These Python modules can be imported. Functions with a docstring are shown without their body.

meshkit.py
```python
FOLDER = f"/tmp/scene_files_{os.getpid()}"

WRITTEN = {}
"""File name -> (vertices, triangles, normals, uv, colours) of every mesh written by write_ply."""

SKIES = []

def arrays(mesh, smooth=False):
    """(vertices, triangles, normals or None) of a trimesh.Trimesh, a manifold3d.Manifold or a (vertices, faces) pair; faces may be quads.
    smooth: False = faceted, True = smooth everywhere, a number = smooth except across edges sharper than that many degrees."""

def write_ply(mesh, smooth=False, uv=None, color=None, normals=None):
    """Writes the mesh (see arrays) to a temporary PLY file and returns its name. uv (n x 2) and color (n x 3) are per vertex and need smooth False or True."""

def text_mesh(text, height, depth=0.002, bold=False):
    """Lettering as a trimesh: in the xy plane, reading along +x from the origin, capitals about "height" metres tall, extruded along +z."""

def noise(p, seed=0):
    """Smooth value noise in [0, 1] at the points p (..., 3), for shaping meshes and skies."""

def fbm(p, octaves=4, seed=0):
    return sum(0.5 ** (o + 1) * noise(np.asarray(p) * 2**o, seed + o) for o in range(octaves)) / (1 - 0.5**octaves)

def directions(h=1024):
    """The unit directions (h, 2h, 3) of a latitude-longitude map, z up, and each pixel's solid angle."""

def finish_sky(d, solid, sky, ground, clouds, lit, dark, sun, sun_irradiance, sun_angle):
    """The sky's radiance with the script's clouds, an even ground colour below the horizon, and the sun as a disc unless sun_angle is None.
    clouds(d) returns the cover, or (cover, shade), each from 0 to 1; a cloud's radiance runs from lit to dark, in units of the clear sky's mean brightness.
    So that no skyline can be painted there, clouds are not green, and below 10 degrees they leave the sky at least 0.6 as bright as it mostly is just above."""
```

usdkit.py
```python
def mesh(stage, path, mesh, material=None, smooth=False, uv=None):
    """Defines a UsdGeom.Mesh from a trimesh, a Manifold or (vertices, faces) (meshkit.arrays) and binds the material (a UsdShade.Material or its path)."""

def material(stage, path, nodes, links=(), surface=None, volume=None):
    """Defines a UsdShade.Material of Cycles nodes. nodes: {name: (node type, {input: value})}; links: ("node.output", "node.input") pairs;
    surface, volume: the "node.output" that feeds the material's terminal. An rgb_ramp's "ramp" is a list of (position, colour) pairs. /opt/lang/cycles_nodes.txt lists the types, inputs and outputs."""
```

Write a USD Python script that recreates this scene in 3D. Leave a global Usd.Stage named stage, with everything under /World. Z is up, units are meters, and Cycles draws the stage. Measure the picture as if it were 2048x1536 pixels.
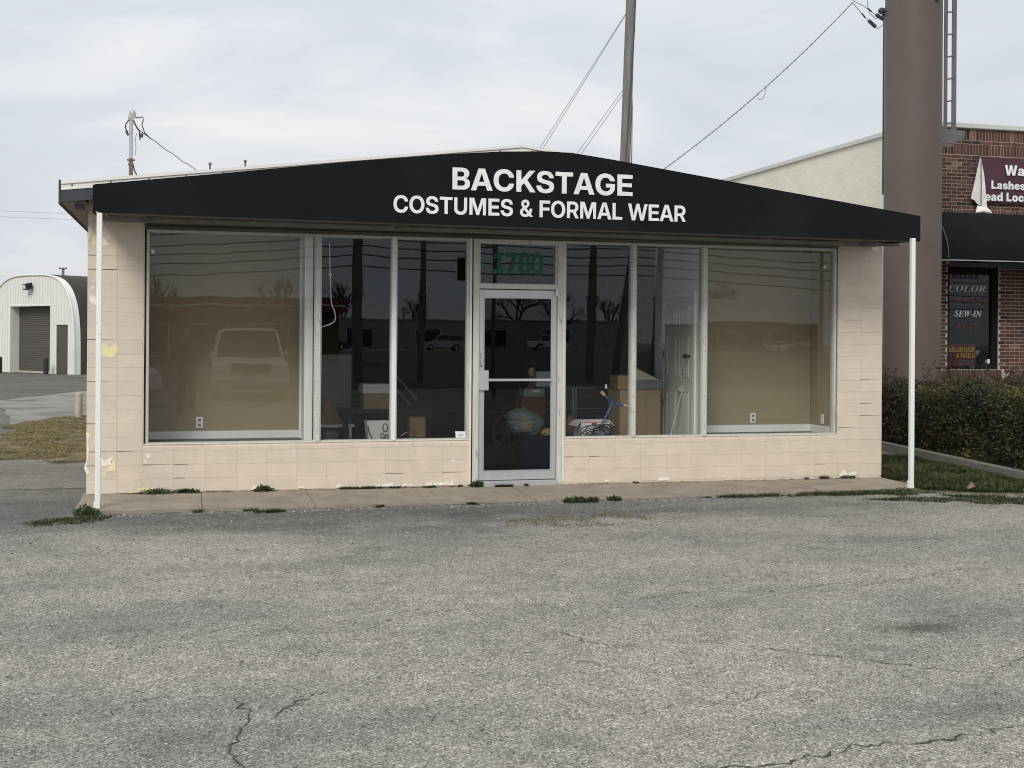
import math, glob, random
import numpy as np, trimesh, manifold3d, usdkit, meshkit
from pxr import Usd, UsdGeom, UsdLux, UsdShade, Sdf, Gf, Vt
from shapely.geometry import Polygon, box as sbox
from shapely import affinity, union_all
from shapely.ops import unary_union

random.seed(7)
RNG = np.random.default_rng(7)
stage = Usd.Stage.CreateInMemory()
UsdGeom.SetStageUpAxis(stage, UsdGeom.Tokens.z)
UsdGeom.SetStageMetersPerUnit(stage, 1.0)
UsdGeom.Xform.Define(stage, '/World')
UsdGeom.Scope.Define(stage, '/World/Looks')

# ------------------------------------------------------------------ camera, sky, sun
PSI = math.radians(14.7042)
EYE = (-3.469, -12.935, 1.6)
cam = UsdGeom.Camera.Define(stage, '/World/camera')
cam.CreateHorizontalApertureAttr(36.0); cam.CreateVerticalApertureAttr(27.0)
cam.CreateFocalLengthAttr(2435.0 / 2048 * 36.0)
cam.CreateVerticalApertureOffsetAttr(-94.0 / 2048 * 36.0)
cam.CreateClippingRangeAttr(Gf.Vec2f(0.05, 2000))
cam.CreateExposureAttr(0.36)
fwd = Gf.Vec3d(math.sin(PSI), math.cos(PSI), 0); rgt = Gf.Vec3d(math.cos(PSI), -math.sin(PSI), 0); up = Gf.Vec3d(0, 0, 1)
ROLL = 0.007
r2 = rgt * math.cos(ROLL) + up * math.sin(ROLL); u2 = up * math.cos(ROLL) - rgt * math.sin(ROLL)
m = Gf.Matrix4d(1)
for i, vec in enumerate((r2, u2, -fwd)):
    m.SetRow(i, Gf.Vec4d(vec[0], vec[1], vec[2], 0))
m.SetRow(3, Gf.Vec4d(*EYE, 1))
cam.AddTransformOp().Set(m)

SUN = np.array([-0.42, -0.68, 0.72]); SUN = SUN / np.linalg.norm(SUN)
sky_mat = usdkit.material(stage, '/World/Looks/sky_overcast', {
    'sky': ('sky_texture', {'sky_type': 'single_scattering', 'sun_disc': False, 'sun_elevation': float(math.asin(SUN[2])), 'sun_rotation': float(math.atan2(SUN[0], SUN[1]))}),
    'tc': ('texture_coordinate', {}),
    'mp': ('mapping', {'scale': (1.0, 1.0, 3.2)}),
    'n1': ('noise_texture', {'scale': 4.2, 'detail': 7.0, 'roughness': 0.55, 'distortion': 0.5}),
    'rp': ('rgb_ramp', {'ramp': [(0.30, (5.95, 6.25, 6.8)), (0.48, (6.45, 6.75, 7.2)), (0.62, (7.35, 7.5, 7.7)), (0.74, (8.0, 8.02, 8.05))]}),
    'mx': ('mix', {'mix_type': 'mix', 'fac': 0.965}),
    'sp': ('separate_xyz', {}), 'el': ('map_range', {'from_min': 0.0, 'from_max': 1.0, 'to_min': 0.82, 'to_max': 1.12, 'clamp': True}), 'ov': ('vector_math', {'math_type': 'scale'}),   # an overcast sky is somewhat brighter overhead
    'bg': ('background_shader', {'strength': 0.1}),
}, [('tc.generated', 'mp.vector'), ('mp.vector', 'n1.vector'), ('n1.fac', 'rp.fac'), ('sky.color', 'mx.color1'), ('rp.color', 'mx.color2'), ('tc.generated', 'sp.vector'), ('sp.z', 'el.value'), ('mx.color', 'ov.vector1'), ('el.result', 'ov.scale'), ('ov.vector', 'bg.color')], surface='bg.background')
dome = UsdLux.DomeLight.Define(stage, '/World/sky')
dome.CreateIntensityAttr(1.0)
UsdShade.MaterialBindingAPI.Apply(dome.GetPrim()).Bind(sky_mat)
dome.GetPrim().SetCustomDataByKey('kind', 'structure')
dome.GetPrim().SetCustomDataByKey('label', 'pale overcast sky with soft white cloud')
sun = UsdLux.DistantLight.Define(stage, '/World/sun')
sun.CreateIntensityAttr(0.4); sun.CreateAngleAttr(22.0); sun.CreateColorAttr(Gf.Vec3f(1.0, 0.95, 0.87)); sun.CreateNormalizeAttr(True)
zax = Gf.Vec3d(*map(float, SUN)); xax = Gf.Cross(Gf.Vec3d(0, 0, 1), zax).GetNormalized(); yax = Gf.Cross(zax, xax)
sm = Gf.Matrix4d(1)
for i, vec in enumerate((xax, yax, zax)):
    sm.SetRow(i, Gf.Vec4d(vec[0], vec[1], vec[2], 0))
sun.AddTransformOp().Set(sm)

# ------------------------------------------------------------------ helpers: naming
_used = {}
def numbered(parent, name):
    k = parent + '/' + name
    n = _used.get(k, -1) + 1
    _used[k] = n
    return k if n == 0 else f'{k}_{n:03d}'

def data(prim, label=None, cat=None, group=None, kind=None):
    for k, v in (('label', label), ('category', cat), ('group', group), ('kind', kind)):
        if v:
            prim.SetCustomDataByKey(k, v)

def put(path, mesh, mat, smooth=False, tone=None):
    p = usdkit.mesh(stage, path, mesh, M[mat] if isinstance(mat, str) else mat, smooth=smooth)
    if tone is not None:
        tone = np.asarray(tone, np.float32)
        if tone.ndim == 1:
            tone = np.repeat(tone[None], len(p.GetPointsAttr().Get()), 0)
        UsdGeom.PrimvarsAPI(p).CreatePrimvar('tone', Sdf.ValueTypeNames.Color3fArray, 'vertex').Set(Vt.Vec3fArray.FromNumpy(tone))
    return p

class Thing:
    """An Xform at the thing's base; parts are given in world coordinates, or in its own when local=True."""
    def __init__(self, name, label=None, cat=None, base=(0, 0, 0), yaw=0.0, group=None, kind=None, local=False):
        self.path = numbered('/World', name)
        self.base = np.array(base, float)
        self.local = local
        x = UsdGeom.Xform.Define(stage, self.path)
        x.AddTranslateOp().Set(Gf.Vec3d(*map(float, base)))
        if yaw:
            x.AddRotateZOp().Set(math.degrees(yaw))
        data(x.GetPrim(), label, cat, group, kind)
    def add(self, name, mesh, mat, smooth=False, under=None, label=None, kind=None, tone=None):
        path = numbered(under or self.path, name)
        v, f = vf(mesh)
        if not self.local:
            v = v - self.base
        p = put(path, (v, f), mat, smooth, tone)
        data(p.GetPrim(), label, None, None, kind)
        return path

def vf(mesh):
    if hasattr(mesh, 'to_mesh'):
        q = mesh.to_mesh(); return np.array(q.vert_properties[:, :3], float), np.array(q.tri_verts)
    if isinstance(mesh, (tuple, list)):
        v, f = np.asarray(mesh[0], float), np.asarray(mesh[1], int)
        if f.shape[1] == 4:
            f = np.vstack([f[:, [0, 1, 2]], f[:, [0, 2, 3]]])
        return v, f
    return np.array(mesh.vertices, float), np.array(mesh.faces)

def solo(name, mesh, mat, label, cat, smooth=False, group=None, kind=None, tone=None):
    v, f = vf(mesh)
    lo, hi = v.min(0), v.max(0)
    base = np.array([(lo[0] + hi[0]) / 2, (lo[1] + hi[1]) / 2, lo[2]])
    path = numbered('/World', name)
    p = put(path, (v - base, f), mat, smooth, tone)
    p.AddTranslateOp().Set(Gf.Vec3d(*map(float, base)))
    data(p.GetPrim(), label, cat, group, kind)
    return path

# ------------------------------------------------------------------ helpers: shapes
def cat(*ms):
    ms = [x for m_ in ms for x in (m_ if isinstance(m_, list) else [m_])]
    vs, fs, n = [], [], 0
    for q in ms:
        v, f = vf(q); vs.append(v); fs.append(f + n); n += len(v)
    return np.vstack(vs), np.vstack(fs)

BF = np.array([[0, 2, 3], [0, 3, 1], [4, 5, 7], [4, 7, 6], [0, 1, 5], [0, 5, 4], [2, 6, 7], [2, 7, 3], [0, 4, 6], [0, 6, 2], [1, 3, 7], [1, 7, 5]])
def bx(x0, x1, y0, y1, z0, z1):
    v = np.array([[x, y, z] for z in (z0, z1) for y in (y0, y1) for x in (x0, x1)], float)
    return v, BF.copy()

def cb(x0, x1, y0, y1, z0, z1, c=0.004):
    """box with chamfered edges"""
    pts = []
    for x, sx in ((x0, 1), (x1, -1)):
        for y, sy in ((y0, 1), (y1, -1)):
            for z, sz in ((z0, 1), (z1, -1)):
                pts += [(x, y + sy * c, z + sz * c), (x + sx * c, y, z + sz * c), (x + sx * c, y + sy * c, z)]
    return trimesh.convex.convex_hull(np.array(pts))

def turn(mesh, ang, axis='z', about=(0, 0, 0)):
    v, f = vf(mesh); c, s = math.cos(ang), math.sin(ang)
    R = {'z': [[c, -s, 0], [s, c, 0], [0, 0, 1]], 'x': [[1, 0, 0], [0, c, -s], [0, s, c]], 'y': [[c, 0, s], [0, 1, 0], [-s, 0, c]]}[axis]
    a = np.array(about, float)
    return (v - a) @ np.array(R).T + a, f
def shift(mesh, d):
    v, f = vf(mesh); return v + np.array(d, float), f

def tube(pts, r, n=8, closed=True):
    pts = np.array(pts, float); k = len(pts)
    r = np.broadcast_to(np.asarray(r, float), (k,))
    t = np.gradient(pts, axis=0); t /= np.maximum(np.linalg.norm(t, axis=1, keepdims=True), 1e-9)
    ref = np.array([0, 0, 1.0]) if abs(t[0][2]) < 0.9 else np.array([1.0, 0, 0])
    a = np.cross(t[0], ref); a /= np.linalg.norm(a)
    rings = []
    for i in range(k):
        a = a - t[i] * (a @ t[i]); a /= np.linalg.norm(a)
        b = np.cross(t[i], a)
        th = np.arange(n) / n * 2 * math.pi
        rings.append(pts[i] + r[i] * (np.cos(th)[:, None] * a + np.sin(th)[:, None] * b))
    v = np.vstack(rings); f = []
    for i in range(k - 1):
        for j in range(n):
            p, q = i * n + j, i * n + (j + 1) % n
            f += [[p, q, q + n], [p, q + n, p + n]]
    if closed:
        v = np.vstack([v, pts[0], pts[-1]])
        for j in range(n):
            f += [[k * n, (j + 1) % n, j], [k * n + 1, (k - 1) * n + j, (k - 1) * n + (j + 1) % n]]
    return v, np.array(f)

def bar(p, q, w, h=None):
    """square bar between two points"""
    h = h or w
    p, q = np.array(p, float), np.array(q, float); t = (q - p) / np.linalg.norm(q - p)
    ref = np.array([0, 0, 1.0]) if abs(t[2]) < 0.9 else np.array([0, 1.0, 0])
    a = np.cross(t, ref); a /= np.linalg.norm(a); b = np.cross(a, t)
    v = [c + sa * a * w / 2 + sb * b * h / 2 for c in (p, q) for sb in (-1, 1) for sa in (-1, 1)]
    return np.array(v), BF[:, ::-1].copy()

def prism(poly, depth, plane='xz', at=0.0):
    """poly: shapely polygon or points; extruded along the third axis from at to at+depth"""
    poly = poly if hasattr(poly, 'exterior') or hasattr(poly, 'geoms') else Polygon(poly)
    out = []
    for g in getattr(poly, 'geoms', [poly]):
        e = trimesh.creation.extrude_polygon(g, abs(depth), engine='earcut')
        v, f = np.array(e.vertices), np.array(e.faces)
        lo = min(at, at + depth)
        if plane == 'xz':
            w = np.stack([v[:, 0], lo + v[:, 2], v[:, 1]], 1); f = f[:, ::-1]
        elif plane == 'yz':
            w = np.stack([lo + v[:, 2], v[:, 0], v[:, 1]], 1)
        else:
            w = np.stack([v[:, 0], v[:, 1], lo + v[:, 2]], 1)
        out.append((w, f))
    return cat(*out)

def lathe(profile, c=(0, 0, 0), n=20):
    e = trimesh.creation.revolve(np.array(profile, float), sections=n)
    return np.array(e.vertices) + np.array(c, float), np.array(e.faces)

def hull(pts):
    return trimesh.convex.convex_hull(np.array(pts, float))

def ball(c, r, sub=2, s=(1, 1, 1)):
    e = trimesh.creation.icosphere(sub, r)
    return np.array(e.vertices) * np.array(s) + np.array(c, float), np.array(e.faces)

def sag(p, q, drop, n=24):
    p, q = np.array(p, float), np.array(q, float); t = np.linspace(0, 1, n)[:, None]
    v = p + (q - p) * t; v[:, 2] -= (4 * drop * t * (1 - t))[:, 0]; return v

def blob(poly_pts, jitter=0.12, n=5, seed=0):
    """an irregular outline from a few corners"""
    r = np.random.default_rng(seed); P = np.array(poly_pts, float); out = []
    size = np.ptp(P, axis=0).max()
    for i in range(len(P)):
        a, b = P[i], P[(i + 1) % len(P)]
        for t in np.arange(n) / n:
            out.append(a + (b - a) * t + r.normal(0, jitter * size / n, 2))
    g = Polygon(out).buffer(0)
    return max(g.geoms, key=lambda x: x.area) if hasattr(g, 'geoms') else g

FONTS = glob.glob('/opt/blender-*/*/datafiles/fonts')[0]
def glyphs(text, height, weight=400, font='Inter.woff2', depth=0.003, shear=0.0, width=None, track=0.0):
    """[(character, mesh in the xy plane, reading along +x)], capitals "height" tall; width squeezes the whole line to that length"""
    from PIL import Image, ImageDraw, ImageFont
    ft = ImageFont.truetype(f'{FONTS}/{font}', 160)
    if font.startswith('Inter'):
        ft.set_variation_by_axes([32, weight])
    cap = -ft.getbbox('H' if font.startswith('Inter') else text[0], anchor='ls')[1]
    x, items = 0.0, []
    for ch in text:
        if ch != ' ':
            x0, y0, x1, y1 = ft.getbbox(ch, anchor='ls')
            im = Image.new('L', (x1 - x0 + 8, y1 - y0 + 8))
            ImageDraw.Draw(im).text((4 - x0, 4 - y0), ch, 255, ft, anchor='ls')
            on = np.pad(np.asarray(im) > 127, ((0, 0), (1, 1))).astype(np.int8)
            rows, st = np.nonzero(np.diff(on, axis=1) == 1); en = np.nonzero(np.diff(on, axis=1) == -1)[1]
            g = union_all([sbox(a, -r_ - 1, b, -r_) for r_, a, b in zip(rows, st, en)]).buffer(1.0).buffer(-1.0).simplify(0.8)
            g = affinity.translate(g, x + x0 - 4, 4 - y0)
            items.append((ch, g))
        x += ft.getlength(ch) + track * cap
    s = height / cap; sx = s if width is None else width / (max(i[1].bounds[2] for i in items) - min(i[1].bounds[0] for i in items))
    off = min(i[1].bounds[0] for i in items); out = []
    for ch, g in items:
        g = affinity.affine_transform(g, [sx, shear * s, 0, s, -off * sx, 0])
        ms = [trimesh.creation.extrude_polygon(q, depth, engine='earcut') for q in getattr(g, 'geoms', [g])]
        out.append((ch, cat(*ms)))
    return out
def on_wall(mesh, x, y, z):
    """lettering laid in the xy plane -> on a wall that faces -y"""
    v, f = vf(mesh); return np.stack([x + v[:, 0], y - v[:, 2], z + v[:, 1]], 1), f

# ------------------------------------------------------------------ materials
M = {}
def mat(name, color, rough=0.7, spec=0.3, metal=0.0, var=0.0, var_scale=6.0, bump=0.0, bump_scale=40.0, rnd=0.0, dirt=None, dirt_scale=3.0, dirt_cut=(0.55, 0.75), stretch=(1, 1, 1), emit=None, sheen=0.0, trans=0.0):
    """colour with uneven tone (var), fine relief (bump), one tone per copy (rnd) and patches of a second colour (dirt)"""
    c = np.array(color, float)
    n = {'p': ('principled_bsdf', {'roughness': rough, 'specular_ior_level': spec, 'metallic': metal, 'base_color': tuple(c), 'sheen_weight': sheen}), 'g': ('geometry', {}), 'mp': ('mapping', {'scale': stretch})}
    L = [('g.position', 'mp.vector')]
    src = None
    if var:
        n['n'] = ('noise_texture', {'scale': var_scale, 'detail': 6.0, 'roughness': 0.62})
        n['r'] = ('rgb_ramp', {'ramp': [(0.28, tuple(c * (1 - var))), (0.5, tuple(c)), (0.72, tuple(np.minimum(c * (1 + var), 0.95)))]})
        L += [('mp.vector', 'n.vector'), ('n.fac', 'r.fac')]; src = 'r.color'
    if dirt is not None:
        n['dn'] = ('noise_texture', {'scale': dirt_scale, 'detail': 8.0, 'roughness': 0.65})
        n['dr'] = ('rgb_ramp', {'ramp': [(dirt_cut[0], (0, 0, 0)), (dirt_cut[1], (1, 1, 1))]})
        n['dm'] = ('mix', {'mix_type': 'mix', 'color1': tuple(c), 'color2': tuple(dirt)})
        L += [('mp.vector', 'dn.vector'), ('dn.fac', 'dr.fac'), ('dr.color', 'dm.fac')]
        if src: L.append((src, 'dm.color1'))
        src = 'dm.color'
    if rnd:
        n['oi'] = ('object_info', {})
        n['or'] = ('rgb_ramp', {'ramp': [(0, (1 - rnd,) * 3), (1, (1 + rnd * 0.6,) * 3)]})
        n['om'] = ('mix', {'mix_type': 'multiply', 'fac': 1.0, 'color1': tuple(c)})
        L += [('oi.random', 'or.fac'), ('or.color', 'om.color2')]
        if src: L.append((src, 'om.color1'))
        src = 'om.color'
    if src: L.append((src, 'p.base_color'))
    if bump:
        n['bn'] = ('noise_texture', {'scale': bump_scale, 'detail': 5.0, 'roughness': 0.6})
        n['b'] = ('bump', {'strength': 1.0, 'distance': bump})
        L += [('mp.vector', 'bn.vector'), ('bn.fac', 'b.height'), ('b.normal', 'p.normal')]
    if emit:
        n['p'][1]['emission_color'] = emit[0]; n['p'][1]['emission_strength'] = emit[1]
    M[name] = usdkit.material(stage, f'/World/Looks/{name}', n, L, surface='p.BSDF')

def toned(name, rough=0.7, spec=0.3, bump=0.0, bump_scale=60.0, var=0.15, translucent=0.0):
    """colour comes from the mesh's own tone, one per brick or leaf"""
    n = {'a': ('attribute', {'attribute': 'tone'}), 'g': ('geometry', {}), 'n': ('noise_texture', {'scale': bump_scale, 'detail': 4.0}),
         'r': ('rgb_ramp', {'ramp': [(0.3, (1 - var,) * 3), (0.7, (1 + var,) * 3)]}), 'm': ('mix', {'mix_type': 'multiply', 'fac': 1.0}),
         'p': ('principled_bsdf', {'roughness': rough, 'specular_ior_level': spec})}
    L = [('g.position', 'n.vector'), ('n.fac', 'r.fac'), ('a.color', 'm.color1'), ('r.color', 'm.color2'), ('m.color', 'p.base_color')]
    if bump:
        n['b'] = ('bump', {'strength': 1.0, 'distance': bump}); L += [('n.fac', 'b.height'), ('b.normal', 'p.normal')]
    s = 'p.BSDF'
    if translucent:
        n['t'] = ('translucent_bsdf', {}); n['x'] = ('mix_closure', {'fac': translucent})
        L += [('m.color', 't.color'), ('p.BSDF', 'x.closure1'), ('t.BSDF', 'x.closure2')]; s = 'x.closure'
    M[name] = usdkit.material(stage, f'/World/Looks/{name}', n, L, surface=s)

def glass(name, f0=0.045, tint=(0.95, 0.95, 0.94), wave=0.0035, dust=0.0):
    n = {'lw': ('layer_weight', {'blend': 0.5}), 'pw': ('math', {'math_type': 'power', 'value2': 5.0}), 'ma': ('math', {'math_type': 'multiply_add', 'value2': 1 - f0, 'value3': f0}),
         't': ('transparent_bsdf', {'color': tint}), 'gl': ('glossy_bsdf', {'color': (0.91, 0.96, 1.0), 'roughness': 0.0}), 'x': ('mix_closure', {}),
         'g': ('geometry', {}), 'mp': ('mapping', {'scale': (1.0, 1.0, 0.7)}), 'n': ('noise_texture', {'scale': 1.6, 'detail': 1.0}), 'b': ('bump', {'strength': 1.0, 'distance': wave})}
    L = [('lw.facing', 'pw.value1'), ('pw.value', 'ma.value1'), ('ma.value', 'x.fac'), ('t.BSDF', 'x.closure1'), ('gl.BSDF', 'x.closure2'), ('g.position', 'mp.vector'), ('mp.vector', 'n.vector'), ('n.fac', 'b.height'), ('b.normal', 'gl.normal')]
    s = 'x.closure'
    if dust:
        n['d'] = ('diffuse_bsdf', {'color': (0.6, 0.6, 0.57)}); n['y'] = ('mix_closure', {'fac': dust})
        L += [('x.closure', 'y.closure1'), ('d.BSDF', 'y.closure2')]; s = 'y.closure'
    M[name] = usdkit.material(stage, f'/World/Looks/{name}', n, L, surface=s)

mat('tile_paint', (0.69, 0.592, 0.488), 0.75, 0.25, var=0.05, var_scale=5, bump=0.004, bump_scale=18, rnd=0.03, dirt=(0.60, 0.515, 0.41), dirt_scale=2.3, dirt_cut=(0.6, 0.8))
mat('joint_mortar', (0.68, 0.582, 0.478), 0.9, 0.1, var=0.2, var_scale=14, bump=0.006, bump_scale=30)
mat('joint_dark', (0.13, 0.105, 0.08), 0.95, 0.1, var=0.2)
mat('old_paint_cream', (0.87, 0.82, 0.69), 0.7, 0.2, var=0.08, var_scale=20)
mat('old_paint_yellow', (0.84, 0.74, 0.43), 0.7, 0.2, var=0.08, var_scale=20)
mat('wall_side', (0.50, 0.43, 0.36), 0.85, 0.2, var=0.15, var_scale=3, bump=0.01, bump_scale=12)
mat('frame_paint', (0.52, 0.525, 0.485), 0.55, 0.4, var=0.10, var_scale=9, dirt=(0.30, 0.29, 0.25), dirt_scale=7, dirt_cut=(0.55, 0.72), bump=0.002, bump_scale=60, stretch=(3, 3, 0.8))
mat('frame_worn', (0.58, 0.585, 0.53), 0.6, 0.35, var=0.10, var_scale=9, dirt=(0.24, 0.30, 0.38), dirt_scale=6, dirt_cut=(0.62, 0.70), bump=0.002, bump_scale=60, stretch=(2, 2, 0.8))
mat('sill_paint', (0.76, 0.72, 0.62), 0.6, 0.3, var=0.08, var_scale=12, dirt=(0.42, 0.36, 0.28), dirt_scale=10, dirt_cut=(0.62, 0.75))
mat('dark_gap', (0.05, 0.052, 0.05), 0.8, 0.2, var=0.2, var_scale=20)
mat('aluminium', (0.56, 0.57, 0.57), 0.42, 0.5, metal=0.55, var=0.06, var_scale=14, stretch=(6, 6, 0.6))
mat('bright_metal', (0.72, 0.72, 0.72), 0.3, 0.5, metal=0.7, var=0.04)
mat('white_paint', (0.80, 0.83, 0.80), 0.5, 0.4, var=0.03, var_scale=5, dirt=(0.60, 0.58, 0.52), dirt_scale=11, dirt_cut=(0.60, 0.72))
mat('white_trim', (0.80, 0.82, 0.82), 0.55, 0.3, var=0.04, var_scale=5)
mat('roof_white', (0.80, 0.79, 0.74), 0.5, 0.4, var=0.05, var_scale=3, dirt=(0.55, 0.52, 0.46), dirt_scale=5, dirt_cut=(0.62, 0.8))
mat('fascia_dark', (0.050, 0.055, 0.066), 0.6, 0.35, var=0.12, var_scale=4)
mat('soffit_wood', (0.30, 0.265, 0.215), 0.8, 0.2, var=0.15, var_scale=6)
mat('canopy_fabric', (0.0062, 0.0075, 0.0095), 0.9, 0.16, var=0.18, var_scale=2.0, bump=0.006, bump_scale=3.5, sheen=0.03, dirt=(0.0125, 0.014, 0.0165), dirt_scale=1.2, dirt_cut=(0.5, 0.8))
mat('canopy_hem', (0.16, 0.145, 0.125), 0.85, 0.2, var=0.15)
mat('canopy_tube', (0.24, 0.225, 0.20), 0.6, 0.4, metal=0.3, var=0.2, var_scale=6, dirt=(0.08, 0.075, 0.07), dirt_scale=5)
mat('letter_white', (0.76, 0.775, 0.78), 0.6, 0.3, var=0.05, var_scale=5, dirt=(0.64, 0.65, 0.64), dirt_scale=9, dirt_cut=(0.52, 0.75))
mat('number_green', (0.022, 0.115, 0.085), 0.6, 0.2, var=0.25, var_scale=14)
mat('head_trim', (0.13, 0.122, 0.108), 0.8, 0.2, var=0.2, var_scale=4, stretch=(0.3, 1, 3))  # base colour darkened to carry the shade under the awning
mat('black_paint', (0.015, 0.015, 0.016), 0.5, 0.4)
mat('paper_white', (0.82, 0.83, 0.82), 0.8, 0.2)
mat('ink_grey', (0.16, 0.16, 0.17), 0.8, 0.1)
mat('display_tan', (0.33, 0.275, 0.18), 0.85, 0.2, var=0.04, var_scale=3)
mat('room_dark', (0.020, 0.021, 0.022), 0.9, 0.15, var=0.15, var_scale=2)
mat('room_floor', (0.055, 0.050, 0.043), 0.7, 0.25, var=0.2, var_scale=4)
mat('platform_floor', (0.13, 0.13, 0.135), 0.8, 0.2, var=0.15, var_scale=8)
mat('door_white', (0.62, 0.64, 0.61), 0.55, 0.35, var=0.03, var_scale=6)
mat('knob_dark', (0.05, 0.035, 0.025), 0.35, 0.5, metal=0.6)
mat('outlet_white', (0.74, 0.76, 0.77), 0.5, 0.3)
mat('cardboard', (0.36, 0.24, 0.13), 0.85, 0.15, var=0.10, var_scale=5)
mat('cardboard_pale', (0.34, 0.255, 0.155), 0.85, 0.15, var=0.10, var_scale=5)
mat('rust_panel', (0.20, 0.085, 0.035), 0.8, 0.2, var=0.15, var_scale=6)
mat('grey_box', (0.20, 0.205, 0.21), 0.75, 0.2, var=0.06)
mat('cream_cloth', (0.62, 0.57, 0.42), 0.9, 0.1, var=0.06, bump=0.004, bump_scale=25)
mat('foam_white', (0.72, 0.74, 0.74), 0.8, 0.2, var=0.05)
mat('pegboard', (0.33, 0.33, 0.30), 0.85, 0.15, var=0.05)
mat('blue_tube', (0.015, 0.075, 0.30), 0.35, 0.5)
mat('grip_tan', (0.60, 0.42, 0.18), 0.7, 0.2)
mat('bin_blue', (0.009, 0.015, 0.034), 0.5, 0.4, var=0.1)
mat('bag_plastic', (0.17, 0.21, 0.21), 0.35, 0.5, var=0.25, var_scale=10, bump=0.02, bump_scale=16, dirt=(0.36, 0.28, 0.13), dirt_scale=4, dirt_cut=(0.52, 0.62))
mat('dark_wood', (0.028, 0.023, 0.019), 0.7, 0.25, var=0.25, var_scale=9, stretch=(1, 1, 8))
mat('wheel_wood', (0.075, 0.06, 0.045), 0.8, 0.2, var=0.2, var_scale=12)
mat('cable_black', (0.02, 0.021, 0.023), 0.6, 0.3)
mat('red_ink', (0.42, 0.05, 0.05), 0.7, 0.2)
mat('counter_dark', (0.026, 0.027, 0.028), 0.6, 0.3, var=0.1)
mat('mop_grey', (0.40, 0.42, 0.40), 0.9, 0.1, var=0.15, var_scale=25)
mat('rope_white', (0.75, 0.76, 0.76), 0.7, 0.2)
mat('concrete_slab', (0.30, 0.258, 0.205), 0.9, 0.2, var=0.16, var_scale=3.2, bump=0.004, bump_scale=50, dirt=(0.215, 0.185, 0.148), dirt_scale=1.8, dirt_cut=(0.5, 0.72))
mat('concrete_apron', (0.27, 0.255, 0.23), 0.9, 0.2, var=0.12, var_scale=0.9, dirt=(0.15, 0.147, 0.14), dirt_scale=0.9, dirt_cut=(0.46, 0.62))
mat('kerb_concrete', (0.20, 0.19, 0.17), 0.9, 0.2, var=0.2, var_scale=5, bump=0.005, bump_scale=40)
mat('soil', (0.19, 0.155, 0.105), 0.95, 0.1, var=0.3, var_scale=4, bump=0.02, bump_scale=12)
mat('crack_dark', (0.065, 0.06, 0.053), 0.95, 0.1, var=0.3, var_scale=12)
mat('oil_stain', (0.10, 0.098, 0.09), 0.8, 0.25, var=0.25, var_scale=9)
mat('pole_brown', (0.114, 0.086, 0.078), 0.6, 0.35, var=0.05, var_scale=2.5, dirt=(0.088, 0.068, 0.060), dirt_scale=1.1, dirt_cut=(0.5, 0.8), bump=0.0015, bump_scale=30)
mat('steel_grey', (0.16, 0.15, 0.155), 0.6, 0.35, metal=0.3, var=0.12)
mat('galvanised', (0.42, 0.43, 0.44), 0.5, 0.4, metal=0.4, var=0.1, var_scale=12)
mat('rusty_pipe', (0.17, 0.12, 0.095), 0.8, 0.2, var=0.25, var_scale=14)
mat('pole_wood', (0.175, 0.168, 0.162), 0.9, 0.15, var=0.28, var_scale=3.5, bump=0.01, bump_scale=8, stretch=(6, 6, 0.35))
mat('wire_grey', (0.24, 0.245, 0.26), 0.6, 0.3)
mat('wire_dark', (0.05, 0.052, 0.06), 0.6, 0.3)
mat('brick_mortar', (0.50, 0.43, 0.36), 0.95, 0.1, var=0.12, var_scale=12)
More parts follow.
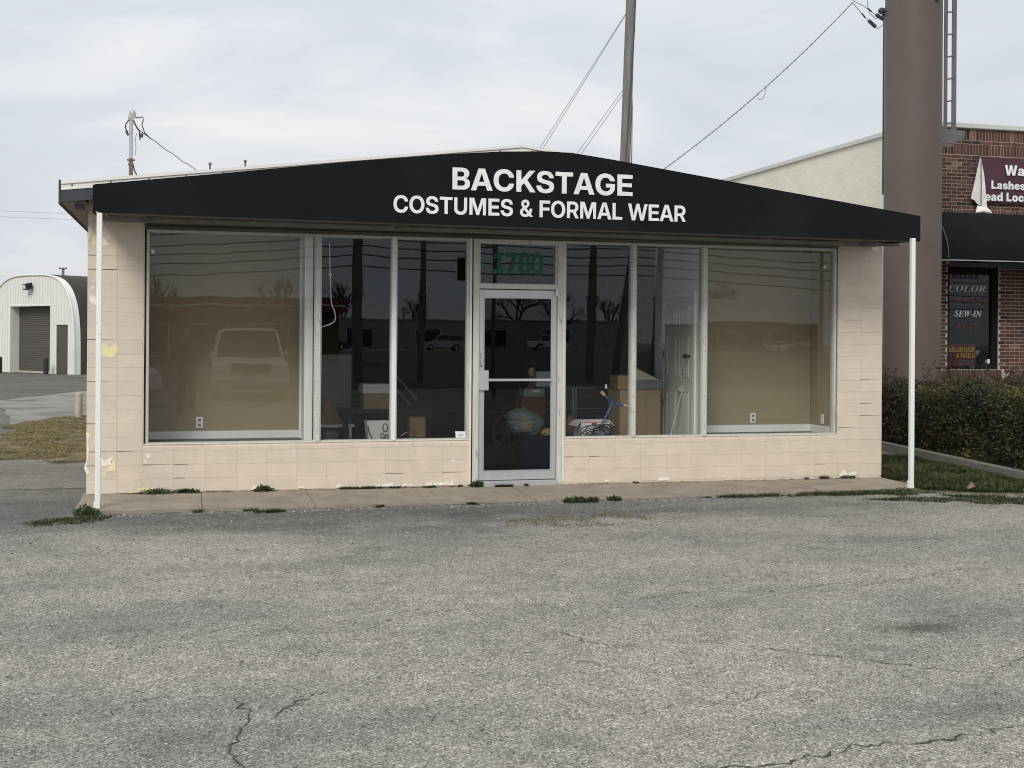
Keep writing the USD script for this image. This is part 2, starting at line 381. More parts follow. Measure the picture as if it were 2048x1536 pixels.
mat('cream_masonry', (0.71, 0.685, 0.575), 0.85, 0.2, var=0.07, var_scale=1.6, bump=0.012, bump_scale=5, dirt=(0.62, 0.58, 0.47), dirt_scale=1.6, dirt_cut=(0.58, 0.78), stretch=(1, 1, 2.2))
mat('coping_metal', (0.55, 0.56, 0.53), 0.5, 0.4, var=0.05)
mat('awning_black', (0.007, 0.008, 0.009), 0.9, 0.15, var=0.2, var_scale=2)
mat('banner_maroon', (0.070, 0.026, 0.040), 0.55, 0.35, var=0.08, var_scale=4, bump=0.01, bump_scale=4)
mat('banner_back', (0.72, 0.70, 0.68), 0.6, 0.3, var=0.12, var_scale=6, bump=0.02, bump_scale=9)
mat('salon_letter', (0.62, 0.60, 0.57), 0.6, 0.2)
mat('faded_maroon', (0.16, 0.055, 0.058), 0.7, 0.2)
mat('ghost_letter', (0.045, 0.030, 0.030), 0.7, 0.2)
mat('poster_maroon', (0.20, 0.035, 0.06), 0.6, 0.3, var=0.1)
mat('poster_yellow', (0.62, 0.42, 0.08), 0.6, 0.3)
mat('neon_red', (0.60, 0.13, 0.07), 0.4, 0.4)
mat('neon_blue', (0.10, 0.12, 0.50), 0.4, 0.4)
mat('hut_white', (0.74, 0.74, 0.69), 0.6, 0.3, var=0.05, var_scale=2)
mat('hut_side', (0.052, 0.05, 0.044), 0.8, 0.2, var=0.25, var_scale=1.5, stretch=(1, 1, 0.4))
mat('shutter_brown', (0.115, 0.105, 0.092), 0.6, 0.3, var=0.08)
mat('hut_door', (0.088, 0.078, 0.064), 0.6, 0.3, var=0.06)
mat('bollard_black', (0.035, 0.032, 0.028), 0.6, 0.3)
mat('stub_wood', (0.46, 0.42, 0.33), 0.85, 0.2, var=0.15, var_scale=14)
mat('meter_grey', (0.48, 0.46, 0.40), 0.6, 0.3, var=0.1)
mat('lid_blue', (0.16, 0.20, 0.33), 0.6, 0.3)
mat('twig', (0.060, 0.045, 0.033), 0.9, 0.1, var=0.2)
mat('bark', (0.055, 0.048, 0.040), 0.9, 0.1, var=0.25, var_scale=5)
mat('dead_leaf_tan', (0.20, 0.14, 0.09), 0.8, 0.2, var=0.15, var_scale=30)
# beyond the road, behind the camera
mat('red_fascia', (0.20, 0.06, 0.04), 0.6, 0.3, var=0.05)
mat('brown_wall', (0.21, 0.165, 0.115), 0.85, 0.2, var=0.1)
mat('metal_roof_pale', (0.60, 0.60, 0.56), 0.5, 0.4, var=0.06)
mat('grey_wall', (0.30, 0.30, 0.29), 0.85, 0.2, var=0.1)
mat('car_white', (0.80, 0.80, 0.80), 0.3, 0.5); mat('car_silver', (0.50, 0.52, 0.54), 0.3, 0.5, metal=0.5); mat('car_dark', (0.03, 0.033, 0.04), 0.3, 0.5)
mat('car_glass', (0.015, 0.017, 0.02), 0.08, 0.6); mat('tyre_black', (0.02, 0.02, 0.02), 0.9, 0.2); mat('chrome', (0.7, 0.7, 0.7), 0.2, 0.5, metal=0.9); mat('lamp_clear', (0.75, 0.76, 0.76), 0.15, 0.6)
mat('cloth_dark', (0.035, 0.035, 0.04), 0.9, 0.1); mat('cloth_brown', (0.085, 0.058, 0.04), 0.9, 0.1); mat('skin', (0.45, 0.28, 0.20), 0.6, 0.3); mat('hair_brown', (0.05, 0.033, 0.022), 0.8, 0.2)
glass('window_glass', 0.030, wave=0.0010); glass('door_glass', 0.022, (0.88, 0.90, 0.90), wave=0.0006); glass('salon_glass', 0.022, (0.75, 0.78, 0.78), wave=0.0008)
toned('brick_clay', 0.9, 0.15, bump=0.003, var=0.12); toned('leaf_green', 0.55, 0.3, var=0.2, bump_scale=9, translucent=0.18); toned('grass_blade', 0.8, 0.15, var=0.2, bump_scale=5, translucent=0.15); toned('pebble', 0.9, 0.2, var=0.1)

def asphalt(name, dark=1.0, patch=True):
    n = {'g': ('geometry', {}), 'mp': ('mapping', {'scale': (0.55, 1.25, 1.0)}),
         'v': ('voronoi_texture', {'scale': 112.0}), 'vb': ('rgb_to_bw', {}),
         'vr': ('rgb_ramp', {'ramp': [(0.0, (0.06, 0.059, 0.057)), (0.18, (0.19, 0.188, 0.181)), (0.55, (0.32, 0.316, 0.304)), (0.80, (0.47, 0.464, 0.447)), (0.94, (0.74, 0.735, 0.71)), (1.0, (0.92, 0.91, 0.89))]}),
         'v2': ('voronoi_texture', {'scale': 52.0}), 'v2b': ('rgb_to_bw', {}), 'v2r': ('rgb_ramp', {'ramp': [(0.0, (0.62,) * 3), (0.18, (0.95,) * 3), (0.8, (1.03,) * 3), (1.0, (1.32,) * 3)]}),
         'n1': ('noise_texture', {'scale': 5.0, 'detail': 6.0, 'roughness': 0.68}), 'r1': ('rgb_ramp', {'ramp': [(0.30, (0.80,) * 3), (0.5, (1.0,) * 3), (0.7, (1.16,) * 3)]}),
         'n2': ('noise_texture', {'scale': 0.62, 'detail': 7.0, 'roughness': 0.6, 'distortion': 0.4}), 'r2': ('rgb_ramp', {'ramp': [(0.28, (0.56, 0.57, 0.585)), (0.41, (0.84, 0.84, 0.85)), (0.52, (1.02, 1.015, 1.0)), (0.60, (1.09, 1.08, 1.06)), (0.74, (1.30, 1.265, 1.20))]}),
         'm1': ('mix', {'mix_type': 'multiply', 'fac': 1.0}), 'm2': ('mix', {'mix_type': 'multiply', 'fac': 1.0}), 'm3': ('mix', {'mix_type': 'multiply', 'fac': 1.0}),
         'k': ('mix', {'mix_type': 'multiply', 'fac': 1.0, 'color2': (dark * 1.035, dark, dark * 0.93)}),
         'p': ('principled_bsdf', {'roughness': 0.92, 'specular_ior_level': 0.22}),
         'bb': ('math', {'math_type': 'multiply_add', 'value2': 0.5}), 'b': ('bump', {'strength': 0.7, 'distance': 0.006})}
    L = [('g.position', 'v.vector'), ('v.color', 'vb.color'), ('vb.val', 'vr.fac'), ('g.position', 'v2.vector'), ('v2.color', 'v2b.color'), ('v2b.val', 'v2r.fac'), ('g.position', 'n1.vector'), ('n1.fac', 'r1.fac'),
         ('g.position', 'mp.vector'), ('mp.vector', 'n2.vector'), ('n2.fac', 'r2.fac'), ('vr.color', 'm1.color1'), ('v2r.color', 'm1.color2'), ('m1.color', 'm2.color1'), ('r1.color', 'm2.color2'), ('m2.color', 'm3.color1'), ('r2.color', 'm3.color2'),
         ('m3.color', 'k.color1'), ('vb.val', 'bb.value1'), ('n1.fac', 'bb.value3'), ('bb.value', 'b.height'), ('b.normal', 'p.normal')]
    out = 'k.color'
    if patch:   # a darker strip along the slab, thinning out unevenly
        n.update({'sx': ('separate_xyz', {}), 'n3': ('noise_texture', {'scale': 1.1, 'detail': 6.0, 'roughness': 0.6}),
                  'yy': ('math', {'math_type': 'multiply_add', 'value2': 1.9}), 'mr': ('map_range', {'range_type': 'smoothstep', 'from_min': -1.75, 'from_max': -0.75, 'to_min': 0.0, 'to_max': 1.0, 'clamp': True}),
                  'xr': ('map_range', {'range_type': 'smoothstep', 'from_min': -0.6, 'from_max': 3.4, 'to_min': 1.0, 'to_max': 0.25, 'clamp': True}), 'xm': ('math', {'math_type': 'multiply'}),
                  'slab_strip': ('mix', {'mix_type': 'multiply', 'color2': (0.56, 0.57, 0.59)})})
        L += [('g.position', 'sx.vector'), ('g.position', 'n3.vector'), ('n3.fac', 'yy.value1'), ('sx.y', 'yy.value3'), ('yy.value', 'mr.value'), ('sx.x', 'xr.value'), ('mr.result', 'xm.value1'), ('xr.result', 'xm.value2'), ('xm.value', 'slab_strip.fac'), ('k.color', 'slab_strip.color1')]
        out = 'slab_strip.color'
    if patch:   # an old oil spot soaked into the surface
        n.update({'st': ('vector_math', {'math_type': 'subtract', 'vector2': (0.62, -6.70, G)}), 'sm': ('mapping', {'scale': (2.5, 5.6, 0.0)}), 'sl': ('vector_math', {'math_type': 'length'}), 'sn': ('noise_texture', {'scale': 7.0, 'detail': 6.0}),
                  'sa': ('math', {'math_type': 'multiply_add', 'value2': 0.9}), 'sr': ('map_range', {'range_type': 'smoothstep', 'from_min': 0.55, 'from_max': 1.55, 'to_min': 0.95, 'to_max': 0.0, 'clamp': True}), 'oil': ('mix', {'mix_type': 'multiply', 'color2': (0.34, 0.335, 0.31)})})
        L += [('g.position', 'st.vector1'), ('st.vector', 'sm.vector'), ('sm.vector', 'sl.vector1'), ('g.position', 'sn.vector'), ('sn.fac', 'sa.value1'), ('sl.value', 'sa.value3'), ('sa.value', 'sr.value'), ('sr.result', 'oil.fac'), (out, 'oil.color1')]
        out = 'oil.color'
    L.append((out, 'p.base_color'))
    M[name] = usdkit.material(stage, f'/World/Looks/{name}', n, L, surface='p.BSDF')
G = -0.07
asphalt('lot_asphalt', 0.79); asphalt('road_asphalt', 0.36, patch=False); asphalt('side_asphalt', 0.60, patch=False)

# ------------------------------------------------------------------ the ground
G = -0.07
def sheet(pts, z, thick=None):
    return prism(Polygon(pts), -(thick or 0.05), 'xy', z)
def flat(poly, z):
    poly = poly if hasattr(poly, 'exterior') else Polygon(poly)
    v, f = trimesh.creation.triangulate_polygon(poly, engine='earcut')
    f = np.array(f); v = np.array(v)
    a, b, c = v[f[:, 0]], v[f[:, 1]], v[f[:, 2]]
    neg = np.cross(b - a, c - a) < 0
    f[neg] = f[neg][:, ::-1]
    return np.column_stack([v, np.full(len(v), z)]), f
lot = Thing('parking_lot', 'worn grey asphalt parking lot with cracks in front of the shop', None, kind='structure')
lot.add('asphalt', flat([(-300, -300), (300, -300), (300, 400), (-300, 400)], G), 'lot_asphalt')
def crack(pts, w, seed):
    r = np.random.default_rng(seed); P = [np.array(pts[0], float)]
    for a, b in zip(pts[:-1], pts[1:]):
        a, b = np.array(a, float), np.array(b, float); n = max(3, int(np.linalg.norm(b - a) / 0.035))
        for t in np.arange(1, n + 1) / n:
            P.append(a + (b - a) * t + r.normal(0, 0.017, 2) * (t < 1))
    P = np.array(P); t = np.gradient(P, axis=0); t /= np.linalg.norm(t, axis=1, keepdims=True)
    nrm = np.stack([-t[:, 1], t[:, 0]], 1)
    ww = w * 0.9 * (0.15 + 1.0 * r.random(len(P)) ** 1.5) * np.sin(np.linspace(0.25, math.pi - 0.2, len(P))) ** 0.5
    v = np.vstack([P + nrm * ww[:, None] / 2, P - nrm * ww[:, None] / 2]); k = len(P)
    f = []
    for i in range(k - 1):
        f += [[i, i + k, i + k + 1], [i, i + k + 1, i + 1]]
    return np.column_stack([v, np.full(len(v), G + 0.004)]), np.array(f)
CR = [([(-3.33, -8.35), (-3.29, -8.05), (-3.31, -7.85), (-3.22, -7.53), (-3.27, -7.2)], 0.013), ([(-3.12, -7.55), (-3.07, -7.42), (-2.97, -7.3), (-2.85, -7.19)], 0.011), ([(-2.6, -7.08), (-2.1, -6.85), (-1.6, -6.55)], 0.005),
      ([(-1.95, -8.62), (-1.6, -8.55), (-1.35, -8.6), (-1.13, -8.56), (-0.86, -8.47), (-0.6, -8.5), (-0.27, -8.46), (0.3, -8.3)], 0.017), ([(-2.55, -8.62), (-2.2, -8.58), (-2.0, -8.6)], 0.014),
      ([(-0.75, -6.75), (-0.44, -6.95), (-0.3, -7.11), (-0.12, -7.21), (0.1, -7.43), (0.3, -7.6)], 0.012), ([(-1.45, -6.35), (-1.35, -6.6), (-1.1, -6.8)], 0.010), ([(-2.0, -6.6), (-1.7, -6.75), (-1.4, -7.1), (-1.2, -7.25)], 0.008),
      ([(-3.0, -5.0), (-2.2, -4.75), (-1.2, -4.5), (-0.4, -4.3)], 0.007), ([(-0.9, -4.4), (0.2, -3.9), (1.2, -3.4)], 0.007), ([(-4.9, -2.4), (-3.4, -2.05), (-1.8, -1.95)], 0.010), ([(0.6, -2.05), (2.2, -1.95), (4.1, -1.9)], 0.014),
      ([(0.9, -5.6), (1.9, -5.2), (2.6, -5.3)], 0.010), ([(-4.1, -6.3), (-3.6, -6.0), (-3.0, -5.7)], 0.008),
      ([(-3.4, -4.3), (-2.8, -4.1), (-2.2, -3.6), (-1.4, -3.4)], .009), ([(1.4, -4.3), (2.1, -4.0), (3.1, -3.9), (4.2, -3.2)], .007), ([(-.9, -5.7), (-.3, -5.5), (.4, -5.6), (1.1, -5.3)], .008), ([(-2.6, -6.2), (-2.3, -5.8), (-1.7, -5.6), (-.9, -5.7)], .008), ([(.3, -7.6), (.6, -7.55), (.95, -7.3), (1.3, -7.3)], .009), ([(-1.7, -7.9), (-1.3, -7.75), (-1.0, -7.8), (-.6, -7.55)], .007), ([(-3.9, -7.4), (-3.6, -7.1), (-3.3, -7.2)], .007), ([(2.6, -2.9), (3.6, -2.6), (4.8, -2.7)], .012)]
for i, (p, w) in enumerate(CR):
    lot.add('crack', crack(p, w, 100 + i), 'crack_dark', kind='stuff')
# loose grit over the near lot
def pebbles(n, x0, x1, y0, y1, r0, r1, seed):
    r = np.random.default_rng(seed)
    o = np.array([[1, 0, 0], [-1, 0, 0], [0, 1, 0], [0, -1, 0], [0, 0, 1], [0, 0, -1]], float); of = np.array([[0, 2, 4], [2, 1, 4], [1, 3, 4], [3, 0, 4], [2, 0, 5], [1, 2, 5], [3, 1, 5], [0, 3, 5]])
    c = np.column_stack([r.uniform(x0, x1, n), r.uniform(y0, y1, n), np.full(n, G)])
    s = r.uniform(r0, r1, n) * np.where(r.random(n) < 0.05, 1.8, 1)
    v = o[None] * (s[:, None, None] * r.uniform(0.6, 1.25, (n, 6, 1))) * np.array([1.2, 1, 0.6])
    th = r.uniform(0, 6.28, n); cs, sn = np.cos(th)[:, None], np.sin(th)[:, None]
    v = np.stack([v[..., 0] * cs - v[..., 1] * sn, v[..., 0] * sn + v[..., 1] * cs, v[..., 2]], -1) + c[:, None] + np.array([0, 0, 0.0015])
    f = (of[None] + 6 * np.arange(n)[:, None, None]).reshape(-1, 3)
    g = r.choice([0.10, 0.17, 0.25, 0.36, 0.55], n, p=[0.18, 0.27, 0.27, 0.2, 0.08])
    tone = np.repeat(g[:, None] * np.array([[1, 0.985, 0.94]]), 6, 0)
    return (v.reshape(-1, 3), f), tone
pm, pt = pebbles(16000, -5.5, 3.2, -9.1, -4.5, 0.003, 0.0062, 1)
pm2, pt2 = pebbles(9000, -6.5, 8, -4.5, -1.2, 0.0035, 0.008, 2)
pm3, pt3 = pebbles(5000, -4.6, 4.6, -1.28, -1.08, 0.004, 0.009, 3)
pm4, pt4 = pebbles(260, -4.4, 4.4, -1.05, -.02, 0.003, 0.007, 4)
pm4 = (pm4[0] + np.array([0, 0, .042]) + np.column_stack([0 * pm4[0][:, 0], 0 * pm4[0][:, 0], -.0035 * pm4[0][:, 0] + .018 * pm4[0][:, 1]]), pm4[1])
pmj = cat(pm, pm2, pm3, pm4)
solo('gravel', pmj, 'pebble', 'loose grit and small pale stones scattered over the asphalt', 'gravel', kind='stuff', tone=np.vstack([pt, pt2, pt3, pt4]))
# beyond the shop on the left: rougher asphalt, an old concrete apron and the dark road before the hut
sideg = Thing('side_yard', 'rough asphalt and old concrete beside the shop leading to the hut', None, kind='structure')
sideg.add('rough_asphalt', flat(blob([(-30, 1.0), (-4.55, 1.0), (-4.55, 9.0), (-30, 9.0)], 0.002, 14, 4), G + 0.004), 'side_asphalt')
sideg.add('apron', flat(blob([(-4.6, 9.0), (-4.6, 25), (-6.6, 24.5), (-8.2, 19.0), (-7.0, 13.0), (-6.4, 9.2)], 0.02, 8, 5), G + 0.008), 'concrete_apron')
sideg.add('dark_road', flat(blob([(-60, 20), (-8.2, 19.4), (-6.6, 25), (-4.6, 25.4), (-4.6, 60), (-60, 60)], 0.004, 10, 6), G + 0.004), 'road_asphalt')
sideg.add('pale_patch', flat(blob([(-9.2, 16.0), (-7.7, 17.5), (-7.0, 20.0), (-8.0, 19.8), (-10, 18.2)], 0.06, 6, 8), G + 0.012), 'concrete_apron')
road = Thing('street', 'wide dark street seen in the window reflections', None, kind='structure')
road.add('roadway', flat([(-200, -128), (200, -128), (200, -25), (-200, -25)], G + 0.004), 'road_asphalt')
# sidewalk slabs along the shop front, one prim for each slab
walk = Thing('sidewalk', 'narrow brown concrete sidewalk slabs along the shop front', None, kind='structure')
xs = [-4.52, -3.37, -2.31, -1.20, -0.10, 1.0, 2.1, 3.2, 4.50]
for a, b in zip(xs[:-1], xs[1:]):
    xe = np.linspace(a + .003, b - .003, 14)
    fr_ = -1.09 + .05 * (meshkit.fbm(np.column_stack([xe * 3.1, 0 * xe, 0 * xe]), 3, 2) - .5) + RNG.normal(0, .006, 14)     # broken front edge
    v, f = vf(prism(np.vstack([np.column_stack([xe, fr_]), [(b - .003, .10), (a + .003, .10)]]), .19, 'xy', -.22))
    v[:, 2] += np.where(v[:, 2] > -0.1, -0.0035 * v[:, 0] + 0.018 * v[:, 1] + RNG.normal(0, 0.0015), 0)
    walk.add('slab', (v, f), 'concrete_slab')

def ribbon(pts, w, seed, z, jit=.012):
    v, f = crack(pts, w, seed); v[:, 2] = z; return v, f
for k, (a, b, zz) in enumerate(((-4.49, -2.6, -.018), (-2.5, -.6, -.021), (.55, 2.4, -.030), (2.3, 4.45, -.036))):
    v, f = crack([(a, -.012), ((a + b) / 2, -.016), (b, -.012)], .03, 300 + k)
    v[:, 2] = -.03 - .0035 * v[:, 0] + .018 * v[:, 1] + .0045
    walk.add('dirt_line', (v, f), 'crack_dark', kind='stuff')
for k, (a, b) in enumerate(((-4.5, -3.1), (-3.2, -1.6), (-1.7, -.2), (-.4, 1.2), (1.0, 2.6), (2.4, 4.4))):
    walk.add('edge_gap', crack([(a, -1.10), ((a + b) / 2, -1.115), (b, -1.10)], .035, 320 + k), 'crack_dark', kind='stuff')

# ------------------------------------------------------------------ the shop
shop = Thing('costume_shop', 'low tan painted block shop with big display windows and white edged gable roof', 'shop', (0, 0, -0.05))
HW = 4.495
CO = 0.1415                                                      # height of one course of tile
core = []
zt = 2.66
core += [bx(-HW + 0.004, -3.945, 0.0038, 0.30, -0.2, 3.05), bx(3.905, HW - 0.004, 0.0038, 0.30, -0.2, 3.05)]
core += [bx(-3.945, -0.53, 0.0038, 0.16, -0.2, 0.475), bx(0.51, 3.905, 0.0038, 0.16, -0.2, 0.475)]
shop.add('wall', cat(*core), 'joint_mortar')
shop.add('header', prism([(-3.945, 2.685), (3.905, 2.685), (3.905, 3.02), (HW - .01, 3.03), (HW - .01, 3.06), (0, 3.58), (-HW + .01, 3.06), (-HW + .01, 3.05), (-3.945, 3.05)], 0.22, 'xz', 0.02), 'wall_side')
shop.add('side_wall', bx(-HW + 0.004, -HW + 0.2, 0.302, 14, -0.2, 3.0), 'wall_side')
shop.add('side_wall', bx(HW - 0.2, HW - 0.004, 0.302, 14, -0.2, 3.0), 'wall_side')
shop.add('rear_wall', bx(-HW + 0.2, HW - 0.2, 13.8, 14, -0.2, 3.3), 'wall_side')
def block(x0, x1, z0, z1, jit=0.0009):
    g = 0.0006; d = np.clip(RNG.normal(0, jit), -.003, .003)
    gz = 0.0075 if RNG.random() < 0.16 else g                     # here and there the joint below has opened
    gx = 0.004 if RNG.random() < 0.12 else g
    v, f = vf(cb(x0 + g, x1 - gx, d, 0.02, z0 + gz, z1 - g, 0.0013))
    if gz > g:
        far = x0 + (x1 - x0) * RNG.uniform(.3, 1.0)               # only along part of the tile
        v[:, 2] = np.where((v[:, 2] < z0 + .012) & (v[:, 0] > far - .001), v[:, 2] - .006, v[:, 2])
    shop.add('block', (v, f), 'tile_paint')
    if gz > g:                                                    # the dark gap itself
        shop.add('open_joint', bx(x0 + .004, far, 0.0012, 0.0037, z0 - .0005, z0 + gz * .72), 'joint_dark')
zs = [-0.015 + CO * k for k in range(20)]
for k in range(19):
    z0, z1 = zs[k], zs[k + 1]
    block(-HW, -4.205, z0, z1); block(-4.205, -3.955, z0, z1)
    block(3.905 + 0.012, 4.205, z0, z1); block(4.205, HW, z0, z1)
for xa, xb in ((-3.955, -0.53), (0.51, 3.917)):
    n = round((xb - xa) / 0.314); e = np.linspace(xa, xb, n + 1)
    for k in range(3):
        for a, b in zip(e[:-1], e[1:]):
            block(a, b, zs[k], zs[k + 1])
    n = round((xb - xa) / 0.214); e = np.linspace(xa, xb, n + 1)
    for a, b in zip(e[:-1], e[1:]):                               # rounded sill course
        g = 0.0015; d = RNG.normal(0, 0.001)
        prof = [(0.16, zs[3] + g), (d, zs[3] + g), (d, 0.452), (d + 0.004, 0.462), (d + 0.012, 0.470), (d + 0.024, 0.474), (0.16, 0.474)]
        shop.add('sill_block', prism(prof, b - a - 2 * g, 'yz', a + g), 'tile_paint')
# peeled paint, where the old coats show through
def peel(pts, m_, seed, y=-0.0035):
    shop.add('peeled_patch', prism(blob(pts, 0.16, 4, seed).simplify(0.002), 0.003, 'xz', y), m_)
peel([(-4.37, 1.50), (-4.30, 1.49), (-4.29, 1.46), (-4.22, 1.52), (-4.20, 1.45), (-4.235, 1.37), (-4.37, 1.375)], 'old_paint_yellow', 11)
peel([(-4.37, 0.35), (-4.31, 0.32), (-4.24, 0.35), (-4.26, 0.28), (-4.37, 0.265)], 'old_paint_cream', 12)
peel([(-4.24, 0.345), (-4.21, 0.29), (-4.22, 0.22), (-4.29, 0.20), (-4.31, 0.16), (-4.335, 0.18), (-4.29, 0.235), (-4.26, 0.28)], 'old_paint_yellow', 13)
peel([(-4.36, 2.60), (-4.32, 2.54), (-4.30, 2.50), (-4.36, 2.50)], 'old_paint_cream', 14)
peel([(-4.46, 2.60), (-4.42, 2.60), (-4.42, 2.50), (-4.45, 2.50)], 'old_paint_yellow', 15)
peel([(-4.48, 1.99), (-4.40, 1.97), (-4.40, 1.88), (-4.48, 1.93)], 'old_paint_cream', 16)
peel([(-4.46, 2.08), (-4.42, 2.08), (-4.44, 2.04)], 'old_paint_cream', 17)
peel([(-4.40, 2.43), (-4.35, 2.45), (-4.35, 2.39), (-4.40, 2.39)], 'old_paint_cream', 18)
peel([(-4.49, 2.68), (-4.45, 2.70), (-4.46, 2.58), (-4.49, 2.55)], 'old_paint_cream', 19)
peel([(-4.49, 0.60), (-4.465, 0.52), (-4.47, 0.2), (-4.49, 0.15)], 'old_paint_cream', 20)
peel([(-3.92, 0.375), (-3.87, 0.38), (-3.88, 0.34), (-3.91, 0.34)], 'paper_white', 21)
peel([(-3.94, 0.315), (-3.91, 0.32), (-3.92, 0.285)], 'paper_white', 22)
peel([(-4.12, 0.01), (-3.95, 0.035), (-3.84, 0.04), (-3.82, -0.005), (-4.1, -0.01)], 'old_paint_yellow', 23)
peel([(4.33, 2.70), (4.43, 2.71), (4.43, 2.65), (4.36, 2.66)], 'old_paint_cream', 24)
peel([(4.24, 2.57), (4.28, 2.58), (4.27, 2.54)], 'paper_white', 25)
peel([(3.93, -0.01), (3.98, 0.05), (4.06, 0.01), (4.16, 0.03), (4.15, -0.02)], 'old_paint_cream', 26)
for i in range(26):
    x = RNG.choice([RNG.uniform(-2.9, -0.56), RNG.uniform(-1.6, -0.6), RNG.uniform(1.0, 3.6)], p=[0.45, 0.35, 0.2]); w = RNG.uniform(0.02, 0.10); h = RNG.uniform(0.012, 0.045)
    z = -0.012 - 0.003 * x
    peel([(x - w, z), (x - w * .6, z + h), (x, z + h * .6), (x + w * .5, z + h * 1.05), (x + w, z)], 'old_paint_cream' if i % 3 else 'paper_white', 40 + i, y=-0.0038 - 0.0005 * i)
for x, z in ((-2.43, 0.375), (-0.72, 0.245), (1.15, 0.455), (-1.53, 0.06)):
    peel([(x - .012, z), (x, z + .016), (x + .012, z), (x, z - .014)], 'paper_white', int(1000 + x * 10))

# roof: two slopes, white metal rake over a dark fascia board
EZ, RZ, RX = 3.094, 3.667, -0.05
def roof_poly(t0, t1, x0=-4.722, x1=4.74):
    zr = 3.050
    return [(x0, EZ - t0), (RX, RZ - t0), (x1, zr - t0), (x1, zr - t1), (RX, RZ - t1), (x0, EZ - t1)]
shop.add('roof', prism(roof_poly(0.002, 0.05, -4.70, 4.72), 14.5, 'xz', -0.28), 'roof_white')
rake = shop.add('rake_trim', prism(roof_poly(0.0, 0.088), 0.02, 'xz', -0.302), 'roof_white', label='white metal rake trim')
shop.add('trim_lip', prism(roof_poly(0.0, 0.030, -4.722, 4.741), 0.012, 'xz', -0.314), 'roof_white', under=rake)
for i in range(26):
    x = -4.62 + i * 0.36
    z = (EZ + (RZ - EZ) * (x + 4.722) / 4.672 if x < RX else RZ - 0.129 * (x - RX)) - 0.05
    shop.add('screw', cb(x - .008, x + .008, -0.308, -0.300, z - .008, z + .008, .002), 'steel_grey', under=rake)
shop.add('fascia', prism(roof_poly(0.0885, 0.205), 0.03, 'xz', -0.296), 'fascia_dark', label='dark fascia board')
shop.add('gutter', bx(-4.745, -4.724, -0.305, 14.2, EZ - 0.225, EZ + 0.012), 'fascia_dark')
shop.add('gutter', bx(4.743, 4.762, -0.29, 14.2, 2.83, 3.045), 'fascia_dark')
shop.add('soffit', prism([(-4.724, EZ - 0.21), (-4.50, EZ - 0.185), (-4.50, EZ - 0.16), (-4.724, EZ - 0.17)], 14.3, 'xz', -0.262), 'soffit_wood')
shop.add('soffit', prism([(4.742, 2.85), (4.50, 2.89), (4.50, 2.92), (4.742, 2.88)], 14.3, 'xz', -0.262), 'soffit_wood')
shop.add('gutter_bracket', bx(-4.60, -4.51, -0.25, -0.16, EZ - 0.262, EZ - 0.212), 'black_paint')
# ---- windows
YG = 0.045
win = {}
def window(x0, x1, z0, z1, matname, glassname='window_glass', fw=0.035, y0=0.0, sides=(True, True), label=None):
    path = shop.add('window', cat(bx(x0, x1, y0 + .006, y0 + .085, z1 - fw, z1), bx(x0, x1, y0 + .004, y0 + .088, z0, z0 + 0.012),
                               bx(x0, x0 + (fw if sides[0] else .012), y0 + .004, y0 + .085, z0 + 0.0121, z1 - fw - .0001), bx(x1 - (fw if sides[1] else .012), x1, y0 + .004, y0 + .085, z0 + 0.0121, z1 - fw - .0001)), matname, label=label)
    shop.add('pane', bx(x0 + .008, x1 - .008, YG, YG + .006, z0 + .008, z1 - .01), glassname, under=path)
    return path
ZS, ZH = 0.484, 2.67
wl = window(-3.925, -2.215, ZS, ZH, 'frame_paint', fw=0.026, sides=(True, False))
wa = window(-2.165, -1.405, ZS, ZH, 'frame_paint', fw=0.03, sides=(False, False))
wb = window(-1.358, -0.555, ZS, ZH, 'frame_paint', fw=0.03, sides=(False, True))
wc = window(0.535, 1.322, ZS, ZH, 'frame_paint', fw=0.03, sides=(False, False))
wd = window(1.368, 2.185, ZS, ZH, 'frame_paint', fw=0.03, sides=(False, False))
wr = window(2.232, 3.885, ZS, ZH, 'frame_paint', fw=0.03, sides=(False, True))
for x0, x1, mm in ((-2.2148, -2.1652, 'frame_worn'), (-1.4048, -1.3582, 'bright_metal'), (1.3222, 1.3678, 'frame_worn'), (2.1852, 2.2318, 'frame_worn')):
    p = shop.add('mullion', cb(x0, x1, -0.012, 0.10, ZS - .002, ZH - .002, .003), 'frame_worn' if mm == 'frame_worn' else 'white_trim')
    if mm == 'frame_worn':
        for z in np.arange(0.6, 2.6, 0.17):
            shop.add('screw', cb((x0 + x1) / 2 - .005, (x0 + x1) / 2 + .005, -0.0145, -0.011, z - .005, z + .005, .001), 'rusty_pipe', under=p)
shop.add('jamb_liner', bx(-3.952, -3.9252, 0.03, 0.12, ZS, ZH), 'dark_gap')
shop.add('jamb_liner', bx(3.8852, 3.914, 0.03, 0.12, ZS, ZH), 'dark_gap')
for a, b in ((-3.945, -0.535), (0.515, 3.905)):
    shop.add('sill', cb(a, b, -0.004, 0.11, 0.4742, 0.4835, .003), 'sill_paint')
shop.add('window_head', cat(bx(-3.945, 3.905, 0.0, 0.0195, 2.672, 2.76), bx(-3.945, 3.905, -0.02, -0.0005, 2.694, 2.704)), 'head_trim', label='metal head trim above the windows')
